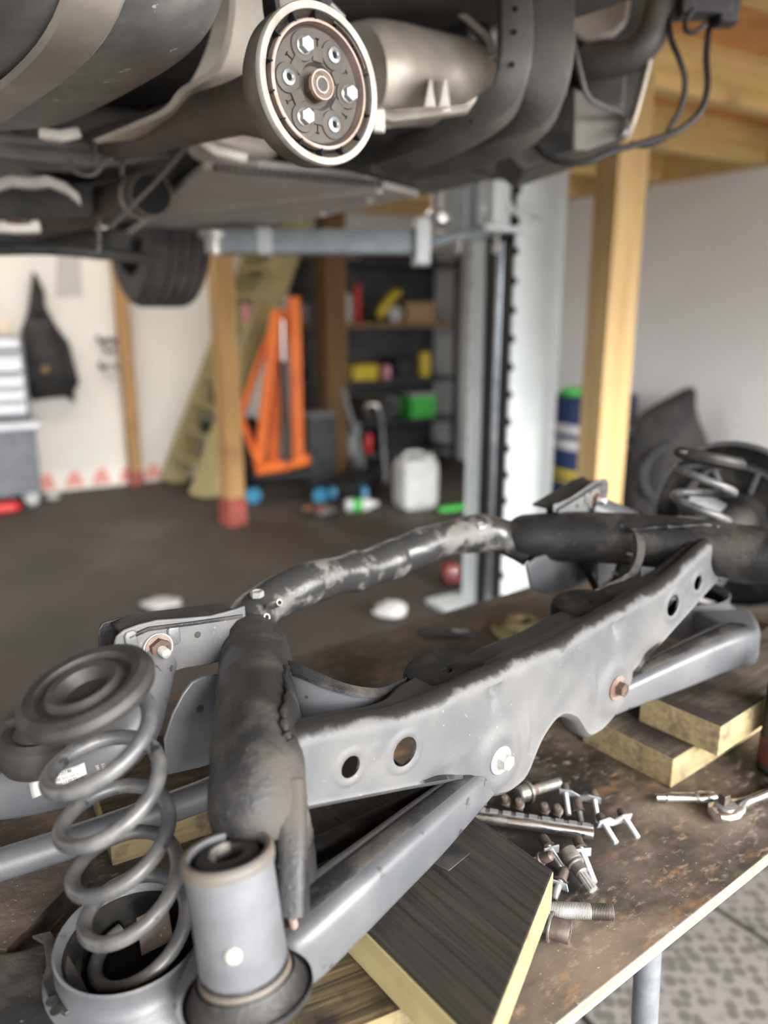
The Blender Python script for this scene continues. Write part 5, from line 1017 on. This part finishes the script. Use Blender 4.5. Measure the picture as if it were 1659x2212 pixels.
# flange bolt with round head, lying behind the chrome bar
fb = mk('flange_bolt', 'large flange bolt with a copper stained neck behind the chrome bar', 'bolt')
put(MB().lathe([(0, -.014), (.008, -.014), (.0105, -.012), (.0115, 0), (.0145, .001), (.0145, .004), (.008, .005)], Z0, X, 24), 'head', 'old_steel', fb)
put(MB().lathe([(.0066, .004), (.0066, .017)], Z0, X, 20), 'neck', 'rusty_washer', fb); put(threaded(MB(), X*.017, X, .0066, .040, .0012), 'shank', 'zinc', fb)
lie(fb, ab(1136, 1712, .0152), ab(1218, 1688, .010))
# chromed bar
bar = mk('socket_rail', 'long chromed grooved bar lying on the bench among the bolts', 'bar'); A_, B_ = ab(1018, 1760, .011), ab(1282, 1800, .011); Lb = (B_-A_).length
put(MB().lathe([(0, 0), (.0075, 0), (.0085, .001), (.0085, Lb-.001), (.0075, Lb), (0, Lb)], Z0, X, 24), 'tube', 'chrome', bar)
put(MB().box((Lb/2, 0, .0085), (Lb*.99, .007, .003)), 'rail_strip', 'old_steel', bar, bevel=.0006)
for k in range(9): put(MB().box((.012+k*Lb/9.3, 0, .0102), (.010, .0072, .0012)), 'pale_mark', 'zinc_bright', bar)
put(MB().lathe([(0, .0), (.0022, .0), (.0022, .0004), (0, .0004)], V((Lb-.012, -.0084, .001)), V((0, -1, 0)), 14), 'cross_hole', 'black_void', bar)
lie(bar, A_, B_)
# clamp plates, each with two bolts through it
def clamp(label, p0, p1, dir_, Lb=.030):
    t = mk('clamp_plate', label, 'clamp', 'twin bolt clamp plates'); p0, p1 = V(p0), V(p1); t.location = p0; d = (p1-p0); L_ = d.length; d.normalize(); n_ = V(dir_).normalized(); s_ = d.cross(n_).normalized()
    w = [p0-d*.008, p0+d*L_*.2-s_*.001, p0+d*L_*.5+s_*.004, p0+d*L_*.8, p1+d*.008]
    put(MB().loft([[q-s_*h, q+s_*h, q+s_*h+n_*.0018, q-s_*h+n_*.0018] for q, h in zip(w, (.006, .0075, .005, .0075, .006))]), 'plate', 'plate_zinc', t)
    for q in (p0, p1):
        put(threaded(MB(), q, n_, .0036, Lb, .0011, 12), 'bolt', 'zinc_bright', t); put(MB().lathe([(.0036, 0), (.006, -.001), (.006, -.003), (.005, -.010), (.004, -.012), (0, -.012)], q, n_, 16), 'bolt_head', 'brown_steel', t)
    return t
clamp('clamp plate with two bolts farthest from the bench edge', ab(1222, 1712, .022), ab(1284, 1726, .022), V((-.05, -.75, -.35)))
clamp('clamp plate with two bolts right of the chrome bar', ab(1304, 1777, .024), ab(1350, 1766, .024), V((.28, -.85, -.30)), .028)
def cbolt(label, a, b, hr=.0062, sr=.0042, plate=True, m='zinc_bright', hm='brown_steel', group='loose clamp bolts'):
    a, b = V(a), V(b); L_ = (b-a).length; t = mk('clamp_bolt', label, 'bolt', group)
    put(MB().lathe([(0, -.016), (hr*.55, -.0155), (hr*.9, -.013), (hr, -.006), (hr, -.001), (hr*1.25, 0), (hr*1.25, .0015), (sr, .002)], Z0, X, 20), 'head', hm, t)
    put(threaded(MB(), X*.001, X, sr, L_, .0012, 14), 'shank', m, t)
    if plate: put(MB().rect_sweep([V((.0068, -.010, 0)), V((.0062, 0, .0)), V((.0068, .010, .001))], .013, .0018, X, .3), 'plate', 'plate_zinc', t)
    return lie(t, a, b)
cbolt('bolt with plate nearest the black plank corner below the bar', ab(1184, 1828, .012), ab(1216, 1880, .005))
cbolt('bolt with plate beyond the splined socket', ab(1254, 1832, .014), ab(1282, 1904, .005))
cbolt('bolt with plate and bronze head below the splined socket', ab(1211, 1901, .012), ab(1197, 1940, .0045))
cbolt('short bolt peeping out at the edge of the black plank', ab(1170, 1855, .02), ab(1150, 1862, .012), plate=False)
cbolt('dark bolt between the two clamp plates', ab(1250, 1750, .012), ab(1254, 1772, .005), plate=False, m='old_steel')
for (x, y), lb in zip(((1044, 1736), (1094, 1740), (1124, 1748), (1180, 1758), (1208, 1762)), ('first', 'second', 'third', 'fourth', 'fifth')):
    q = ab(x, y+6, .0135)+V((0, .010, 0)); cbolt('small upright bolt, %s from the left behind the chrome bar' % lb, q+V((0, 0, .004)), q+V((.004, .010, -.010)), .0055, .0035, False, 'old_steel', 'brown_steel')
# splined socket
sk_ = mk('spline_socket', 'steel spline bit socket among the clamp bolts', 'socket')
put(MB().lathe([(0, 0), (.0095, 0), (.0105, .001), (.0105, .014), (.0098, .0155), (.0105, .017), (.0105, .019), (.008, .020), (.008, .030), (.0072, .031), (.005, .032)], Z0, X, 28), 'body', 'old_steel', sk_)
spl = MB(); secs = []
for h in (.031, .052): secs.append([V((h, (.0045+.0010*(k % 2))*math.cos(2*math.pi*k/20), (.0045+.0010*(k % 2))*math.sin(2*math.pi*k/20))) for k in range(20)])
put(spl.loft(secs), 'spline_bit', 'zinc', sk_, smooth=0); lie(sk_, ab(1224, 1838, .024), ab(1272, 1908, .013))
# long studding bolt
lb_ = mk('threaded_bolt', 'long fine threaded bolt pointing right from under the black plank', 'bolt'); a0_, a1_ = ab(1150, 1964, .0088), ab(1322, 1970, .0088); L_ = (a1_-a0_).length
put(threaded(MB(), Z0, X, .0085, L_*.72, .0016, 20), 'shank', 'zinc', lb_); put(threaded(MB(), X*(L_*.72), X, .0085, L_*.28, .0016, 20), 'tip', 'old_steel', lb_); lie(lb_, a0_, a1_)
# socket head bolt
sb_ = mk('socket_bolt', 'brown socket head bolt with washer nearest the bench edge', 'bolt'); a0_, a1_ = ab(1232, 2016, .0156), ab(1152, 1990, .0156)
put(MB().lathe([(.007, .006), (.007, .0006), (.0085, -.0), (.0105, .0), (.0112, .0012), (.0112, .0185)], Z0, X, 32), 'head', 'brown_steel', sb_)
put(MB().lathe([(.0055, .019), (.0148, .0188), (.0152, .020), (.0148, .0215), (.0055, .0218)], Z0, X, 32), 'washer', 'old_steel', sb_)
sp = MB(); secs = [[V((h, (.0064+.0011*(k % 2))*math.cos(2*math.pi*k/24), (.0064+.0011*(k % 2))*math.sin(2*math.pi*k/24))) for k in range(24)] for h in (.0005, .008)]
put(sp.loft(secs, caps=False).lathe([(0, .008), (.0075, .008)], Z0, X, 24), 'spline_recess', 'old_steel', sb_, smooth=0); put(threaded(MB(), X*.021, X, .0078, .035, .0015, 20), 'shank', 'zinc', sb_); lie(sb_, a0_, a1_)
# ratchet and extension
rt = mk('ratchet', 'chrome ratchet handle lying at the right edge of the bench', 'ratchet'); a0_, a1_ = ab(1568, 1750, .012), ab(1690, 1702, .012); L_ = (a1_-a0_).length
put(MB().loft([[V((x, w*math.cos(a_), .009*h*math.sin(a_))) for a_ in [2*math.pi*k/20 for k in range(20)]] for x, w, h in ((-.022, .003, .5), (-.020, .011, .9), (-.012, .0175, 1), (0, .0195, 1), (.014, .0175, 1), (.026, .010, .85), (.036, .0065, .75), (L_, .0058, .7), (L_+.04, .006, .7))]), 'handle', 'chrome', rt)
put(MB().lathe([(0, .0085), (.013, .0085), (.0135, .0095), (.012, .0105), (0, .0105)], V((-.002, 0, 0)), (0, 0, 1), 28), 'cover_plate', 'old_steel', rt)
put(MB().box((-.004, .001, .017), (.0095, .0095, .013)), 'drive_square', 'brown_steel', rt, bevel=.0008); lie(rt, a0_, a1_)
ex_ = mk('extension_bar', 'chrome socket extension lying beside the ratchet head', 'extension'); a0_, a1_ = ab(1416, 1722, .009), ab(1545, 1724, .009); L_ = (a1_-a0_).length
put(MB().lathe([(0, 0), (.004, 0), (.005, .001), (.005, .012), (.0065, .014), (.0065, L_*.70), (.0085, L_*.74), (.0088, L_*.97), (.008, L_), (0, L_)], Z0, X, 24), 'bar', 'chrome', ex_)
put(MB().lathe([(.0066, .05), (.0072, .051), (.0072, .062), (.0066, .063)], Z0, X, 24), 'knurl', 'old_steel', ex_); lie(ex_, a0_, a1_)
# spray can at the right edge
q = ab(1688, 1660, .0003); sc_ = thing('spray_can', q, 'dark spray can cut off by the right edge of the picture', 'can')
put(MB().lathe([(0, 0), (.031, 0), (.0325, .003), (.0325, .004), (.0315, .006), (.0315, .13), (.02, .145), (.012, .146)], q, (0, 0, 1), 32), 'body', 'black_plastic', sc_)
put(MB().lathe([(.0326, .012), (.0326, .05), (.0318, .051)], q, (0, 0, 1), 32), 'label_band', 'dark_red', sc_); put(MB().lathe([(.026, .14), (.026, .17), (0, .172)], q, (0, 0, 1), 24), 'cap', 'black_plastic', sc_)
# spanner and round flange behind the beam
wr = mk('ring_spanner', 'dark spanner lying on the bench behind the crossbeam', 'spanner'); a0_, a1_ = ab(905, 1362, .006), ab(1050, 1370, .006); L_ = (a1_-a0_).length
put(MB().rect_sweep([V((0, 0, 0)), V((.02, 0, 0)), V((.04, 0, 0)), V((L_*.5, 0, 0)), V((L_, 0, 0))], [.02, .026, .014, .016, .014], [.006, .009, .006, .007, .006], (0, 0, 1), .3), 'handle', 'dark_metal', wr)
put(MB().box((L_*.62, 0, .004), (.035, .012, .002)), 'bright_stamp', 'chrome', wr); lie(wr, a0_, a1_)
q = ab(1128, 1368, 0); fl_ = thing('hub_flange', q, 'round yellowish steel flange lying on the bench behind the crossbeam', 'flange')
put(MB().lathe([(.018, 0), (.06, 0), (.062, .003), (.062, .012), (.05, .014), (.035, .016), (.032, .030), (.018, .030), (.018, 0)], q, (0, 0, 1), 40), 'body', 'endgrain', fl_)
for k in range(5):
    a_ = k*1.2566+.5; put(MB().lathe([(0, .0150), (.005, .0150), (.005, .0156), (0, .0156)], q+V((.048*math.cos(a_), .048*math.sin(a_), 0)), (0, 0, 1), 14), 'bolt_hole', 'black_void', fl_)
# brown splash of soaked oil is part of the bench material; square sheet scrap on the black plank
q = ab(905, 1850, .0903); put(MB().prism([q, q+V((.028, -.022, 0)), q+V((.052, .004, 0)), q+V((.024, .026, 0))], V((0, 0, .0012))), 'rubber_offcut', 'black_rubber', label='thin black rubber offcut on the black plank', cat='offcut', bevel=.0004)
